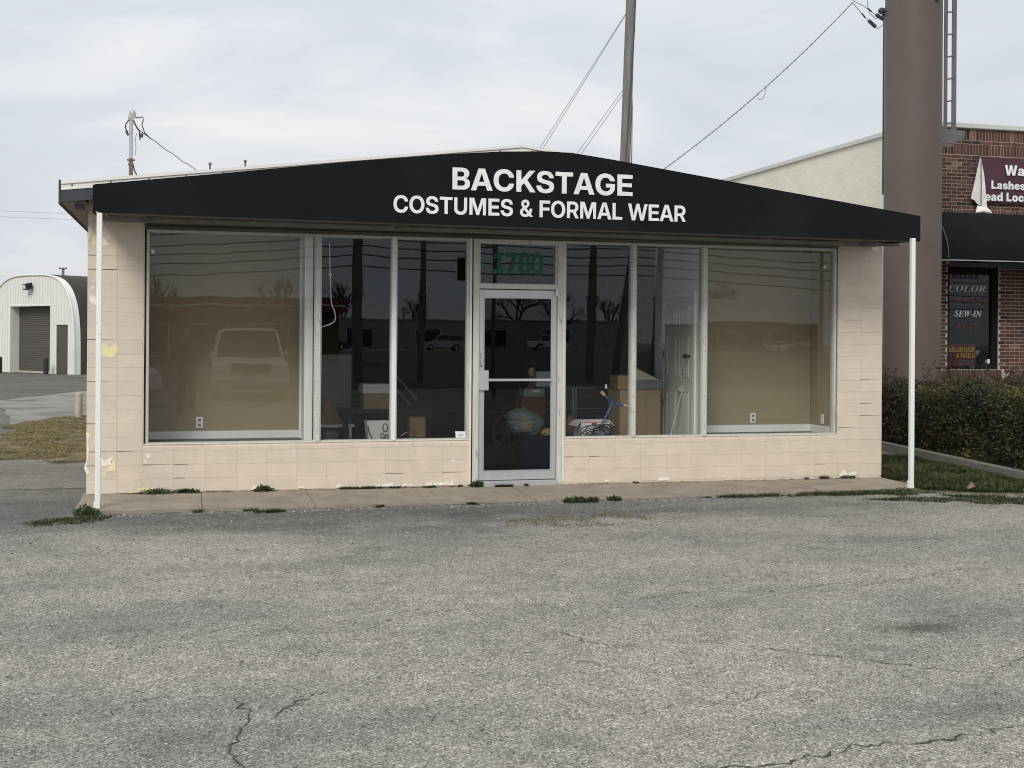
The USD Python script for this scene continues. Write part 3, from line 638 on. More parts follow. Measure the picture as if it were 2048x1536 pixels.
# ---- the entrance
ent = []
for x0, x1 in ((-0.553, -0.528), (0.508, 0.533)):
    ent.append(cb(x0, x1, -0.006, 0.10, 0.0 if False else -0.01, ZH, .003))
shop.add('door_frame', cat(cb(-0.512, -0.447, -0.01, 0.11, -0.03, 2.6699, .004), cb(0.448, 0.506, -0.01, 0.11, -0.03, 2.6699, .004), cb(-0.4468, 0.4478, -0.008, 0.11, 2.128, 2.185, .003), cb(-0.4468, 0.4478, -0.004, 0.10, 2.62, 2.6699, .003)), 'frame_worn', label='weathered door frame with blue paint marks')
shop.add('jamb_trim', ent[0], 'sill_paint'); shop.add('jamb_trim', ent[1], 'sill_paint')
shop.add('jamb_trim', bx(-0.5278, -0.5122, 0.012, 0.09, -0.02, 2.66), 'dark_gap')
tr = shop.add('transom', cat(bx(-0.4466, -0.43, 0.012, .09, 2.1852, 2.62), bx(0.425, 0.4476, 0.012, .09, 2.1852, 2.62)), 'frame_paint', label='transom light over the door with green numbers')
shop.add('pane', bx(-0.4299, 0.4249, YG, YG + .006, 2.1855, 2.6195), 'window_glass', under=tr)
for dx, dz, mm, yy in ((0.0, 0.0, 'number_green', YG - .0005),):
    for ch, g in glyphs('1780', 0.235, 880, width=0.575, depth=0.002):
        shop.add('numeral', on_wall(g, -0.28 + dx, yy, 2.295 + dz), mm, under=tr)
DY = 0.018
door = shop.add('door', cat(cb(-0.442, -0.392, DY, DY + .045, 0.03, 2.118, .003), cb(0.388, 0.443, DY, DY + .045, 0.03, 2.118, .003), cb(-0.3918, 0.3878, DY + .001, DY + .044, 2.035, 2.118, .003), cb(-0.3918, 0.3878, DY + .001, DY + .044, 0.03, 0.125, .003)), 'aluminium', label='aluminium framed glass door')
shop.add('pane', bx(-0.3915, 0.3875, DY + .02, DY + .026, 0.1252, 2.0348), 'door_glass', under=door)
shop.add('glazing_bead', cat(bx(-0.3914, 0.3874, DY - .002, DY + .012, 2.024, 2.0348), bx(-0.3914, 0.3874, DY - .002, DY + .012, 0.1252, 0.136), bx(-0.3914, -0.381, DY - .002, DY + .012, 0.1362, 2.0238), bx(0.377, 0.3874, DY - .002, DY + .012, 0.1362, 2.0238)), 'aluminium', under=door)
shop.add('lock_plate', cb(-0.446, -0.336, DY - .035, DY - .003, 1.015, 1.235, .006), 'aluminium', under=door)
shop.add('push_bar', cb(-0.336, 0.384, DY - .03, DY - .008, 1.115, 1.142, .005), 'bright_metal', under=door)
shop.add('lock_cylinder', lathe([(0, 0), (.014, 0), (.014, .006), (0, .008)], (0, 0, 0), 16)[0] @ np.array([[1, 0, 0], [0, 0, 1], [0, -1, 0]]) * 1.0 + np.array([-0.418, DY - .001, 1.285]) if False else turn(shift(lathe([(0, 0), (.014, 0), (.014, .006), (0, .008)]), (-0.418, 0, 0)), math.pi / 2, 'x', (0, 0, 0)) if False else cb(-0.430, -0.406, DY - .006, DY - .0005, 1.273, 1.297, .009), 'steel_grey', under=door)
for k, ch in enumerate('PULL'):
    g = glyphs(ch, 0.022, 600, depth=0.001)[0][1]
    shop.add('pull_letter', on_wall(g, -0.428, DY - .0005, 1.395 - k * 0.031), 'black_paint', under=door)
shop.add('pivot_plate', cb(0.424, 0.447, -0.022, -0.0085, 2.055, 2.135, .003), 'bright_metal', under=door)
shop.add('threshold', cb(-0.446, 0.447, -0.04, 0.10, -0.04, 0.022, .006), 'aluminium')
# ---- rooms behind the glass
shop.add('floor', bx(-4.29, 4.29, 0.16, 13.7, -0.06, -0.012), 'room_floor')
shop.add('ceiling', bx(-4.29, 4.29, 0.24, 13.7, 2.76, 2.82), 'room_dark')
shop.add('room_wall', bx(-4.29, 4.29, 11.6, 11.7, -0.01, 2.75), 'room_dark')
shop.add('display_floor', bx(-4.28, -2.232, 0.125, 0.748, 0.40, 0.468), 'platform_floor')
shop.add('display_floor', bx(2.272, 4.28, 0.125, 0.598, 0.40, 0.470), 'platform_floor')
shop.add('display_wall', bx(-4.28, -2.305, 0.75, 0.80, -0.01, 2.755), 'display_tan')
shop.add('display_wall', bx(2.275, 3.875, 0.60, 0.65, -0.01, 2.755), 'display_tan')
shop.add('display_wall', bx(3.88, 3.93, 0.122, 0.65, 0.0, 2.755), 'display_tan')
shop.add('baseboard', bx(-4.28, -2.306, 0.738, 0.7495, 0.469, 0.552), 'white_trim')
shop.add('baseboard', bx(2.276, 3.866, 0.588, 0.5995, 0.471, 0.556), 'white_trim')
shop.add('baseboard', bx(3.867, 3.8795, 0.126, 0.598, 0.471, 0.556), 'white_trim')
shop.add('partition', bx(-2.304, -2.234, 0.11, 1.2, -0.01, 2.755), 'white_trim')
shop.add('casing', cat(bx(-2.325, -2.3042, 0.66, 0.737, 0.469, 2.75), bx(-2.318, -2.3042, 0.13, 0.20, 0.469, 2.75)), 'white_trim')
shop.add('partition', bx(2.186, 2.270, 0.11, 1.5, -0.01, 2.755), 'white_trim')
shop.add('casing', cat(bx(2.168, 2.1858, 0.20, 0.27, -0.01, 2.15), bx(2.168, 2.1858, 1.145, 1.215, -0.01, 2.15), bx(2.168, 2.1858, 0.2702, 1.1448, 2.08, 2.15)), 'white_trim')
idoor = shop.add('inner_door', bx(2.172, 2.1858, 0.275, 1.14, 0.0, 2.075), 'door_white', label='white panelled inner door with dark knob')
for y0, y1 in ((0.37, 0.66), (0.75, 1.04)):
    for z0, z1 in ((0.22, 0.98), (1.14, 1.62), (1.74, 1.98)):
        shop.add('door_panel', cat(bx(2.1655, 2.1719, y0, y1, z0, z0 + .012), bx(2.1655, 2.1719, y0, y1, z1 - .012, z1), bx(2.1655, 2.1719, y0, y0 + .012, z0 + .0122, z1 - .0122), bx(2.1655, 2.1719, y1 - .012, y1, z0 + .0122, z1 - .0122), hull([(2.1719, y0 + .03, z0 + .03), (2.1719, y1 - .03, z0 + .03), (2.1719, y0 + .03, z1 - .03), (2.1719, y1 - .03, z1 - .03), (2.166, y0 + .05, z0 + .05), (2.166, y1 - .05, z0 + .05), (2.166, y0 + .05, z1 - .05), (2.166, y1 - .05, z1 - .05)])), 'door_white', under=idoor)
shop.add('knob', cat(tube([(2.171, 0.345, 1.39), (2.13, 0.345, 1.39)], .012), ball((2.115, 0.345, 1.39), .03)), 'knob_dark', smooth=True, under=idoor)
for z in (0.75, 1.35):
    shop.add('hinge', bx(2.160, 2.1675, 1.135, 1.155, z, z + .10), 'rusty_pipe', under=idoor)
def outlet(c, axis='y'):
    x, y, z = c
    if axis == 'y':
        p = shop.add('outlet', cb(x - .038, x + .038, y - .008, y - .0005, z - .06, z + .06, .003), 'outlet_white', label='white wall outlet')
        for dz in (-.026, .026):
            shop.add('socket', cb(x - .015, x + .015, y - .0095, y - .0075, z + dz - .013, z + dz + .013, .004), 'grey_box', under=p)
    else:
        shop.add('outlet', cb(x - .008, x - .0005, y - .038, y + .038, z - .06, z + .06, .003), 'outlet_white')
outlet((-3.389, 0.75, 0.645)); outlet((3.108, 0.60, 0.64)); outlet((3.88, 0.30, 0.64), 'x')
# stickers on the panes
st = shop.add('sticker', prism([(-0.690, 0.50), (-0.565, 0.495), (-0.565, 0.547), (-0.557, 0.549), (-0.557, 0.566), (-0.698, 0.570), (-0.698, 0.552), (-0.690, 0.550)], 0.001, 'xz', YG - .0025), 'paper_white', under=wb)
sk = shop.add('sticker_print', cat(bx(-0.665, -0.60, YG - .0036, YG - .0028, 0.532, 0.536), bx(-0.662, -0.605, YG - .0036, YG - .0028, 0.521, 0.524), bx(-0.655, -0.615, YG - .0036, YG - .0028, 0.509, 0.512)), 'ink_grey', under=wb)
shop.add('tape_scrap', prism(blob([(-3.885, 2.47), (-3.87, 2.475), (-3.845, 2.44), (-3.86, 2.425), (-3.885, 2.445)], .05, 3, 5), 0.001, 'xz', YG - .0025), 'paper_white', under=wl)
shop.add('tape_scrap', prism(blob([(3.73, 2.46), (3.77, 2.47), (3.76, 2.44), (3.735, 2.435)], .05, 3, 6), 0.001, 'xz', YG - .0025), 'paper_white', under=wr)
shop.add('wall_box', bx(4.4955, 4.51, 0.02, 0.05, 1.33, 1.52), 'steel_grey')

# ------------------------------------------------------------------ awning over the front
aw = Thing('black_awning', 'long black fabric awning with white shop lettering on white posts', 'awning', (0, -0.95, -0.05))
AY, AX = -0.95, 4.378
topl = [(-AX, 2.992), (-AX + 0.02, 3.0), (-3.2, 3.15), (-1.983, 3.314), (-1.0, 3.432), (-0.45, 3.482), (0.0, 3.506), (0.30, 3.503), (0.75, 3.452), (1.4, 3.366), (2.304, 3.248), (3.4, 3.108), (AX, 2.982)]
bot = lambda x: 2.735 - (x + AX) / (2 * AX) * 0.037
front = topl + [(AX, bot(AX)), (AX - .03, bot(AX) - 0.0)] + [(-AX + .05, bot(-AX)), (-AX, bot(-AX) + .05)]
fab = [prism(front, 0.006, 'xz', AY)]
tp = np.array(topl)                                               # top sheet back to the wall, sides
v = np.vstack([np.column_stack([tp[:, 0], np.full(len(tp), AY + .006), tp[:, 1]]), np.column_stack([tp[:, 0], np.full(len(tp), 0.0), tp[:, 1] + 0.02]), np.column_stack([tp[:, 0], np.full(len(tp), AY + .006), tp[:, 1] - .005]), np.column_stack([tp[:, 0], np.full(len(tp), 0.0), tp[:, 1] + 0.015])])
k = len(tp); f = []
for i in range(k - 1):
    f += [[i, i + 1, k + i + 1], [i, k + i + 1, k + i], [2 * k + i, 3 * k + i + 1, 2 * k + i + 1], [2 * k + i, 3 * k + i, 3 * k + i + 1]]
fab.append((v, np.array(f)))
for s in (-1, 1):
    x = s * AX; zt_ = 2.992 if s < 0 else 2.982; zb = bot(x)
    fab.append(prism([(AY + .006, zt_), (0.0, zt_ + .02), (0.0, zb + .03), (AY + .006, zb)], 0.005 * -s, 'yz', x))
aw.add('fabric', cat(*fab), 'canopy_fabric')
aw.add('hem', cat(prism([(-AX + .055, bot(-AX)), (AX - .01, bot(AX)), (AX - .01, bot(AX) + .004), (-AX + .055, bot(-AX) + .004)], 0.16, 'xz', AY + .007)), 'canopy_hem')
for y, z0 in ((-0.905, 0.025), (-0.56, -0.012), (-0.06, 0.020)):
    aw.add('frame_bar', bar((-AX + .02, y, bot(-AX) + z0 - .004), (AX - .02, y, bot(AX) + z0 - .004), 0.034), 'canopy_tube')
for x in np.linspace(-AX + .08, AX - .08, 7):
    aw.add('rafter', cat(bar((x, -0.88, bot(x) + .047), (x, -0.03, bot(x) + .053), 0.026)), 'canopy_tube')
for text, z, h, w, x0, wt in (('BACKSTAGE', 3.080, 0.220, 1.92, -0.954, 740), ('COSTUMES & FORMAL WEAR', 2.829, 0.171, 3.112, -1.549, 690)):
    for ch, g in glyphs(text, h, wt, width=w, depth=0.003):
        aw.add('letter', on_wall(g, x0, AY - .0005, z), 'letter_white')
for x, y, zt_ in ((-4.318, -0.975, 2.735), (4.270, -1.02, 2.70)):
    p = aw.add('post', cb(x - .024, x + .024, y - .024 + .05, y + .024 + .05, -0.035, zt_ + .03, .004), 'white_paint')
    aw.add('post_foot', cb(x - .034, x + .024, y - .0245 + .05, y + .034 + .05, -0.05, 0.03, .004), 'white_paint', under=p)

# ------------------------------------------------------------------ things inside the shop
def cbox(name, x0, x1, y0, y1, z0, z1, m_, label, cat_='box', lid=None, tape=True):
    t = Thing(name, label, cat_, ((x0 + x1) / 2, (y0 + y1) / 2, z0))
    t.add('box_body', cb(x0, x1, y0, y1, z0, z1, .004), m_)
    if lid:
        t.add('lid', cb(x0 - .012, x1 + .012, y0 - .012, y1 + .012, z1 - lid, z1 + .004, .004), 'foam_white')
    if tape:
        xm = (x0 + x1) / 2
        t.add('tape', bx(xm - .025, xm + .025, y0 - .0015, y0 - .0002, z1 - min(.2, (z1 - z0) * .3), z1 - .006), 'cardboard_pale')
    return t
t = Thing('pegboard_panel', 'pale grey pegboard panel standing behind the left dark window', 'panel', (-1.95, 2.2, 0))
t.add('board', bx(-2.4, -1.557, 2.20, 2.215, 0.0, 1.367), 'pegboard')
hs = [bx(x - .004, x + .004, 2.1985, 2.2001, z - .004, z + .004) for x in np.arange(-2.05, -1.56, .05) for z in np.arange(.55, 1.36, .05)]
t.add('peg_holes', cat(*hs), 'black_paint', kind='stuff')
t = Thing('low_table', 'white edged low table in front of the pegboard', 'table', (-1.9, 1.9, 0))
t.add('tabletop', turn(cb(-2.2, -1.58, 1.72, 2.18, 0.50, 0.535, .004), 0.03, 'z', (-1.9, 1.9, 0)), 'white_trim')
for x, y in ((-2.15, 1.76), (-1.62, 1.76), (-2.15, 2.12), (-1.62, 2.12)):
    t.add('leg', cb(x - .015, x + .015, y - .015, y + .015, -.012, .50, .002), 'white_trim')
b_ = solo('paper_bag', hull([(-1.97, 1.85, .54), (-1.68, 1.85, .54), (-1.97, 2.1, .54), (-1.68, 2.1, .54), (-1.90, 1.92, .82), (-1.85, 2.0, .84)]), 'cardboard_pale', 'faint crumpled brown bag on the white edged low table', 'bag')
solo('plastic_tub', cb(-1.95, -1.78, 1.62, 1.70, -.012, .47, .02), 'grey_box', 'grey tub standing below the white edged low table', 'tub')
t = Thing('dark_table', 'dark wooden table holding the white lidded box', 'table', (-1.33, 1.8, 0))
t.add('tabletop', cb(-1.75, -1.0, 1.55, 2.1, .675, .72, .004), 'dark_wood')
for x, y in ((-1.7, 1.6), (-1.05, 1.6), (-1.7, 2.05), (-1.05, 2.05)):
    t.add('leg', cb(x - .03, x + .03, y - .03, y + .03, -.012, .675, .004), 'dark_wood')
t = cbox('storage_box', -1.485, -1.18, 1.6, 1.95, .721, 1.02, 'cardboard', 'brown cardboard box with deep white lid on the dark table', lid=.105, tape=False)
sc = np.column_stack([np.linspace(-1.33, -1.24, 9), np.full(9, 1.5985), .80 + .03 * np.sin(np.arange(9) * 2.4) + np.linspace(-.02, .05, 9)])
t.add('scribble', tube(sc, .004, 5), 'ink_grey')
t = Thing('low_bench', 'low dark bench behind the sill with a foam box on it', 'bench', (-1.2, .9, 0))
t.add('seat', cb(-1.75, -.70, .75, 1.2, .37, .41, .004), 'dark_wood')
for x in (-1.68, -.77):
    t.add('leg', cb(x - .03, x + .03, .78, 1.17, -.012, .37, .004), 'dark_wood')
t = Thing('foam_cooler', 'open white foam box in front of the dark bench window', 'box', (-1.41, 1.0, .411))
t.add('box_body', cat(hull([(-1.52, .88, .411), (-1.29, .88, .411), (-1.545, .88, .625), (-1.262, .88, .625), (-1.52, .90, .411), (-1.29, .90, .411), (-1.545, .90, .625), (-1.262, .90, .625)]), hull([(-1.52, 1.1, .411), (-1.29, 1.1, .411), (-1.545, 1.1, .625), (-1.262, 1.1, .625), (-1.52, 1.12, .411), (-1.29, 1.12, .411), (-1.545, 1.12, .625), (-1.262, 1.12, .625)]),
                      bx(-1.52, -1.29, .9, 1.1, .412, .43), hull([(-1.52, .9, .411), (-1.50, .9, .411), (-1.545, .9, .625), (-1.52, .9, .625), (-1.52, 1.1, .411), (-1.50, 1.1, .411), (-1.545, 1.1, .625), (-1.52, 1.1, .625)]), hull([(-1.29, .9, .411), (-1.31, .9, .411), (-1.262, .9, .625), (-1.285, .9, .625), (-1.29, 1.1, .411), (-1.31, 1.1, .411), (-1.262, 1.1, .625), (-1.285, 1.1, .625)])), 'foam_white')
t.add('strap', tube([(-1.535, .874, .58), (-1.515, .874, .50), (-1.485, .874, .43)], .006, 6), 'cable_black')
lamp = []
for a, cx, cz, r_, yy in ((0, -1.345, .56, .045, .80), (1, -1.38, .47, .03, .78), (2, -1.33, .45, .035, .76)):
    th = np.linspace(0, 6.28, 24); lamp.append(tube(np.column_stack([cx + r_ * .6 * np.cos(th), np.full(24, yy), cz + r_ * np.sin(th)]), .006, 6))
t = Thing('tangled_tools', 'tangle of black clamps and wire in front of the foam box', 'clamps', (-1.35, .78, .411))
for q in lamp: t.add('clamp_loop', q, 'cable_black')
t.add('base_lump', cat(ball((-1.36, .78, .43), .022, 2, (1.6, 1, 1)), ball((-1.28, .79, .44), .03, 2, (1.4, 1, 1))), 'cable_black', smooth=True)
for k in range(4):
    th = np.linspace(0, 5.2, 20) + k; t.add('wire_loop', tube(np.column_stack([-1.15 + .07 * np.cos(th) + .03 * k, .80 + .02 * np.sin(th * 2), .455 + .05 * np.sin(th) + .012 * k]), .0035, 5), 'cable_black')
t.add('spanner', bar((-1.17, .77, .47), (-1.10, .77, .51), .016, .01), 'bright_metal')
for k, (p, q) in enumerate((((-1.05, 2.3, 1.18), (-.72, 2.3, .80)), ((-1.02, 2.36, .98), (-.78, 2.36, .72)))):
    solo('leaning_board', bar(p, q, .045, .02), 'grey_box', ('upper' if k == 0 else 'lower') + ' grey strip of wood slanting in the dark room left of the door', 'board')
solo('cardboard_carton', cb(-.93, -.74, 1.55, 1.8, -.012, .62, .004), 'cardboard', 'tall dim cardboard carton left of the door in the dark room', 'carton')
solo('dark_cabinet', cb(-.98, -.48, 2.5, 2.95, -.012, .72, .006), 'counter_dark', 'dark low cabinet at the back left of the door', 'cabinet')
# pull cord hanging in the window
cp = np.array([(-2.060, .15, 2.59), (-2.055, .15, 2.4), (-2.047, .15, 2.2), (-2.042, .15, 2.02), (-2.03, .15, 1.93), (-2.0, .15, 1.86), (-1.988, .15, 1.80), (-2.0, .15, 1.755), (-2.035, .15, 1.728), (-2.09, .15, 1.708), (-2.16, .15, 1.685)])
t = Thing('pull_cord', 'white pull cord with small knot hanging in the dark left window', 'cord', (-2.05, .15, 1.685))
t.add('cord', tube(cp, .0065, 6), 'rope_white', smooth=True); t.add('knot', ball((-2.050, .15, 2.255), .018, 2), 'rope_white', smooth=True)
# seen through the door
t = Thing('wagon_wheel', 'old spoked wooden wheel seen through the glass door', 'wheel', (.38, 2.0, .20))
th = np.linspace(0, 2 * math.pi, 33)
t.add('rim', tube(np.column_stack([.40 + .19 * np.cos(th), np.full(33, 2.0), .41 + .2 * np.sin(th)]), .016, 8, closed=False), 'wheel_wood', smooth=True)
t.add('hub', tube([(.40, 1.95, .41), (.40, 2.05, .41)], .035, 12), 'wheel_wood')
for k in range(8):
    a = k * math.pi / 4 + .2; t.add('spoke', tube([(.40, 2.0, .41), (.40 + .185 * math.cos(a), 2.0, .41 + .195 * math.sin(a))], .010, 6), 'wheel_wood')
solo('storage_chest', cb(.05, .75, 1.9, 2.3, -.012, .20, .006), 'dark_wood', 'dark chest on the floor under the spoked wheel', 'chest')
t = Thing('blue_bin', 'dark blue storage bin under the plastic bag behind the glass door', 'bin', (.6, 1.5, 0))
t.add('bin_body', hull([(x * .9 + .62 * (1 - .9) * 1, y, -.011) for x in (.42, .86) for y in (1.33, 1.66)] + [(x, y, .37) for x in (.40, .88) for y in (1.30, 1.70)]), 'bin_blue')
t.add('rim', cat(cb(.385, .895, 1.285, 1.715, .37, .40, .006)), 'bin_blue')
bg = trimesh.creation.icosphere(5, 1.0); bv = np.array(bg.vertices)
bv = np.sign(bv) * np.abs(bv) ** .8
bv *= (1 + .34 * (meshkit.fbm(bv * 2.0 + 5, 3, 3) - .5) + .10 * (1 - np.abs(2 * meshkit.fbm(bv * 5.5, 3, 12) - 1)))[:, None]
bv = bv * np.array([.195, .14, .15]) + np.array([.475, 1.45, .555]); bv[:, 0] += .05 * (bv[:, 2] - .55) / .15 * -1 * (bv[:, 2] > .6); bv[:, 2] = np.maximum(bv[:, 2], .4005)
bagp = np.array([(.46, 1.44, .66), (.44, 1.43, .70), (.47, 1.42, .735), (.43, 1.44, .74)])
solo('plastic_bag', cat((bv, np.array(bg.faces)), tube(bagp[:3], [.05, .022, .035], 8)), 'bag_plastic', 'crumpled translucent plastic bag on the blue bin behind the door', 'bag', smooth=True)
bv2 = np.array(trimesh.creation.icosphere(3, 1.0).vertices); bv2 *= (1 + .5 * (meshkit.fbm(bv2 * 3, 4, 9) - .5))[:, None]
bv2 = bv2 * np.array([.10, .12, .05]) + np.array([.77, 1.45, .43]); bv2[:, 2] = np.maximum(bv2[:, 2], .4005)
solo('rag', (bv2, np.array(trimesh.creation.icosphere(3).faces)), 'grip_tan', 'crumpled tan rag on the rim of the blue bin', 'rag')
cbox('brown_carton', .555, .865, 1.9, 2.2, .21 if False else -.012, .843, 'rust_panel', 'rust brown carton standing behind the plastic bag', tape=False)
t = cbox('grey_carton', .586, .864, 1.92, 2.18, .844, .948, 'pegboard', 'small grey box on the rust brown carton', tape=False)
t.add('label_sticker', bx(.70, .80, 1.9185, 1.9195, .90, .925), 'paper_white')
solo('pole_stick', tube([(.80, 1.5, .80), (.93, 1.25, .55), (1.0, 1.1, .02)], .006, 6), 'galvanised', 'thin pale stick leaning beside the bin behind the door', 'stick')
t = Thing('glass_counter', 'dark shop counter with pale metal edges behind the right of the door', 'counter', (1.3, 2.5, 0))
t.add('carcass', bx(.90, 2.05, 2.32, 2.8, -.012, .93), 'counter_dark')
t.add('top', cb(.88, 2.08, 2.30, 2.83, .9305, .955, .003), 'grey_box')
for x in (1.36, 1.40):
    t.add('edge_post', cb(x - .012, x + .012, 2.290, 2.3195, -.01, .93, .002), 'galvanised')
t.add('shelf_edge', bx(.90, 1.9, 2.305, 2.3195, .66, .675), 'grey_box')
t = cbox('white_carton', .87, 1.18, 2.34, 2.6, .956, 1.15, 'foam_white', 'white carton on the counter beside the right door jamb', tape=False)
t.add('printed_band', bx(1.09, 1.17, 2.3385, 2.3395, 1.0, 1.03), 'ink_grey')
t = Thing('lantern', 'small old lantern standing on the shelf seen through the door', 'lantern', (.72, 2.2, .949))
t.add('base', lathe([(0, 0), (.06, 0), (.055, .03), (.03, .05), (.03, .16), (0, .16)], (.72, 2.05, .949)), 'rusty_pipe', smooth=40)
t.add('chimney', lathe([(0, 0), (.03, 0), (.045, .05), (.025, .10), (0, .10)], (.72, 2.05, 1.11)), 'grip_tan', smooth=40)
th = np.linspace(0, math.pi, 14); t.add('handle', tube(np.column_stack([.72 + .06 * np.cos(th), np.full(14, 2.05), 1.18 + .10 * np.sin(th)]), .004, 5), 'rusty_pipe')
# behind the windows right of the door
t = cbox('tall_carton', 1.515, 2.04, .92, 1.35, -.012, .98, 'cardboard_pale', 'tall tan cardboard carton under the grey tray right of the door', tape=False)
t.add('carton_edge', tube([(1.845, .917, .96), (1.85, .917, .75), (1.87, .917, .5), (1.89, .917, .2)], .004, 5), 'cardboard')
t = cbox('grey_tray', 1.70, 2.05, .90, 1.35, .9815, 1.092, 'grey_box', 'flat grey tray on the tall tan carton', cat_='tray', tape=False)
cbox('small_carton', 1.485, 1.695, .90, 1.2, .9815, 1.146, 'cardboard', 'small brown carton on the tall carton beside the grey tray', tape=False)
pv = [(1.705, .93, 1.093), (2.03, .95, 1.093), (1.705, 1.3, 1.093), (2.03, 1.3, 1.093), (1.74, 1.05, 1.235), (1.77, 1.1, 1.24), (1.86, 1.1, 1.18)]
solo('cream_cloth', hull(pv), 'cream_cloth', 'peaked cream cloth on the grey tray', 'cloth')
t = Thing('wooden_stand', 'low dark stand under the white box and cables', 'stand', (1.1, .6, 0))
t.add('top', cb(.66, 1.44, .40, .95, .40, .438, .004), 'dark_wood')
for x in (.72, 1.38):
    t.add('leg', cb(x - .03, x + .03, .45, .9, -.012, .40, .004), 'dark_wood')
t = Thing('red_striped_box', 'white carton with a red stripe in the window right of the door', 'box', (1.08, .62, .4385))
t.add('box_body', cb(.90, 1.255, .52, .82, .4385, .632, .004), 'foam_white')
t.add('flap', hull([(.895, .52, .632), (.90, .52, .632), (.84, .50, .57), (.835, .50, .57), (.895, .8, .632), (.84, .8, .57), (.90, .8, .632), (.835, .8, .57)]), 'foam_white')
t.add('flap', hull([(1.256, .52, .632), (1.262, .52, .632), (1.30, .50, .56), (1.306, .50, .56), (1.256, .8, .632), (1.30, .8, .56), (1.262, .8, .632), (1.306, .8, .56)]), 'foam_white')
t.add('stripe', bx(.91, 1.245, .5185, .5197, .612, .622), 'red_ink'); t.add('print', bx(1.03, 1.09, .5185, .5197, .575, .608), 'red_ink')
t = Thing('black_cables', 'heap of black cable coils before the white red striped box', 'cables', (1.1, .45, .4385))
for k in range(9):
    r = np.random.default_rng(60 + k); th = np.linspace(0, 6.28, 26); rx, rz = r.uniform(.09, .19), r.uniform(.035, .075)
    t.add('coil', tube(np.column_stack([1.11 + r.uniform(-.06, .08) + rx * np.cos(th), .455 + .03 * np.sin(th + k) + r.uniform(-.01, .01), .4385 + .008 + np.maximum(0, rz * (1 + np.sin(th + r.uniform(-.5, .5))) + r.uniform(-.01, .015))]), .0055, 6), 'cable_black', smooth=True)
t = Thing('blue_sprayer_frame', 'blue forked metal tool handle with tan grips leaning in the window', 'tool', (1.06, .45, .44))
t.add('shaft', tube([(1.045, .44, .44), (1.16, .47, .64), (1.274, .50, .838)], .013, 8), 'blue_tube', smooth=True)
t.add('fork', tube([(1.165, .50, .938), (1.21, .50, .895), (1.25, .50, .855), (1.274, .50, .838), (1.32, .50, .825), (1.41, .50, .808)], .013, 8), 'blue_tube', smooth=True)
t.add('grip', tube([(1.135, .50, .972), (1.172, .50, .93)], .02, 8), 'grip_tan'); t.add('grip', tube([(1.405, .50, .809), (1.46, .50, .80)], .018, 8), 'grip_tan')
solo('spray_bottle', cb(1.225, 1.25, .62, .64, 1.0, 1.05, .004), 'paper_white', 'tiny white tag hanging by the blue forked tool', 'tag')
t = Thing('sponge_mop', 'grey sponge mop leaning head up against the white inner door', 'mop', (2.02, .5, -.01))
t.add('handle', tube([(1.90, .47, -.01), (2.009, .52, .445), (2.165, .56, .97)], .012, 8), 'galvanised', smooth=True)
t.add('head', hull([(2.10, .54, 1.0), (2.13, .54, .97), (2.19, .54, .99), (2.215, .54, .93), (2.165, .54, 1.05), (2.12, .60, 1.0), (2.15, .60, .96), (2.215, .60, .90), (2.17, .60, 1.05)]), 'mop_grey')
t.add('lever', bar((2.155, .54, 1.04), (2.14, .54, 1.25), .02, .012), 'mop_grey')
# leftovers in the darkness behind
solo('amber_jug', lathe([(0, 0), (.05, 0), (.07, .05), (.07, .12), (.03, .18), (.03, .21), (0, .21)], (.98, 1.2, .44), 16), 'rust_panel', 'round brown jug low in the window just right of the door jamb', 'jug', smooth=40)
t = Thing('side_stool', 'small dark stool under the brown jug', 'stool', (.98, 1.2, 0))
t.add('seat', cb(.82, 1.14, 1.05, 1.35, .40, .4385, .004), 'dark_wood')
for x, y in ((.85, 1.08), (1.11, 1.08), (.85, 1.32), (1.11, 1.32)):
    t.add('leg', cb(x - .02, x + .02, y - .02, y + .02, -.012, .40, .003), 'dark_wood')

# ------------------------------------------------------------------ brown sign pole with ladder
PX, PY, PR = 7.475, 4.0, 0.437
pole = Thing('sign_pole', 'thick brown steel sign pole with ladder standing beside the shop', 'sign pole', (PX, PY, -0.07))
pole.add('shaft', lathe([(0, -0.07), (PR + .008, -0.07), (PR, 3.0), (PR - .006, 10.0), (0, 10.0)], (PX, PY, 0), 72), 'pole_brown', smooth=40)
lx, ly = 8.487, 4.54
lad = pole.add('ladder', cat(bx(lx - .17, lx - .115, ly - .125, ly - .098, 4.92, 10.0), bx(lx + .06, lx + .137, ly, ly + .026, 4.90, 10.0)), 'steel_grey', label='narrow steel ladder above the neighbour roof')
for k in range(14):
    z = 5.12 + k * 0.363
    pole.add('rung', tube([(lx - .143, ly - .11, z - .011), (lx + .10, ly + .013, z + .055)], .013, 8), 'steel_grey', under=lad)
pole.add('ladder_plate', prism([(PX + .25, 4.77), (lx - .02, 4.80), (lx + .187, 4.90), (lx + .187, 5.01), (PX + .25, 5.05)], 0.022, 'xz', ly - .155), 'steel_grey')
pole.add('ladder_bracket', bar((PX + .3, PY + .25, 4.68), (lx, ly - .1, 4.78), .055), 'steel_grey')
cx0, cy0 = PX - .842 * (PR + .012), PY + .540 * (PR + .012)
pole.add('conduit', tube([(cx0, cy0, 3.9), (cx0, cy0, 6.74)], .013, 8), 'wire_dark')
pole.add('weatherhead', cat(ball((cx0 - .05, cy0 - .02, 6.80), .06, 2, (1, 1, .9)), tube([(cx0, cy0, 6.68), (cx0 - .01, cy0, 6.80)], .03, 10)), 'wire_dark', smooth=True)
pole.add('hook', cat(tube([(PX + .13, PY - .44, 6.88), (PX + .18, PY - .50, 6.90), (PX + .24, PY - .50, 6.94)], .013, 6), bx(PX + .09, PX + .16, PY - .445, PY - .40, 6.84, 6.92)), 'wire_dark')
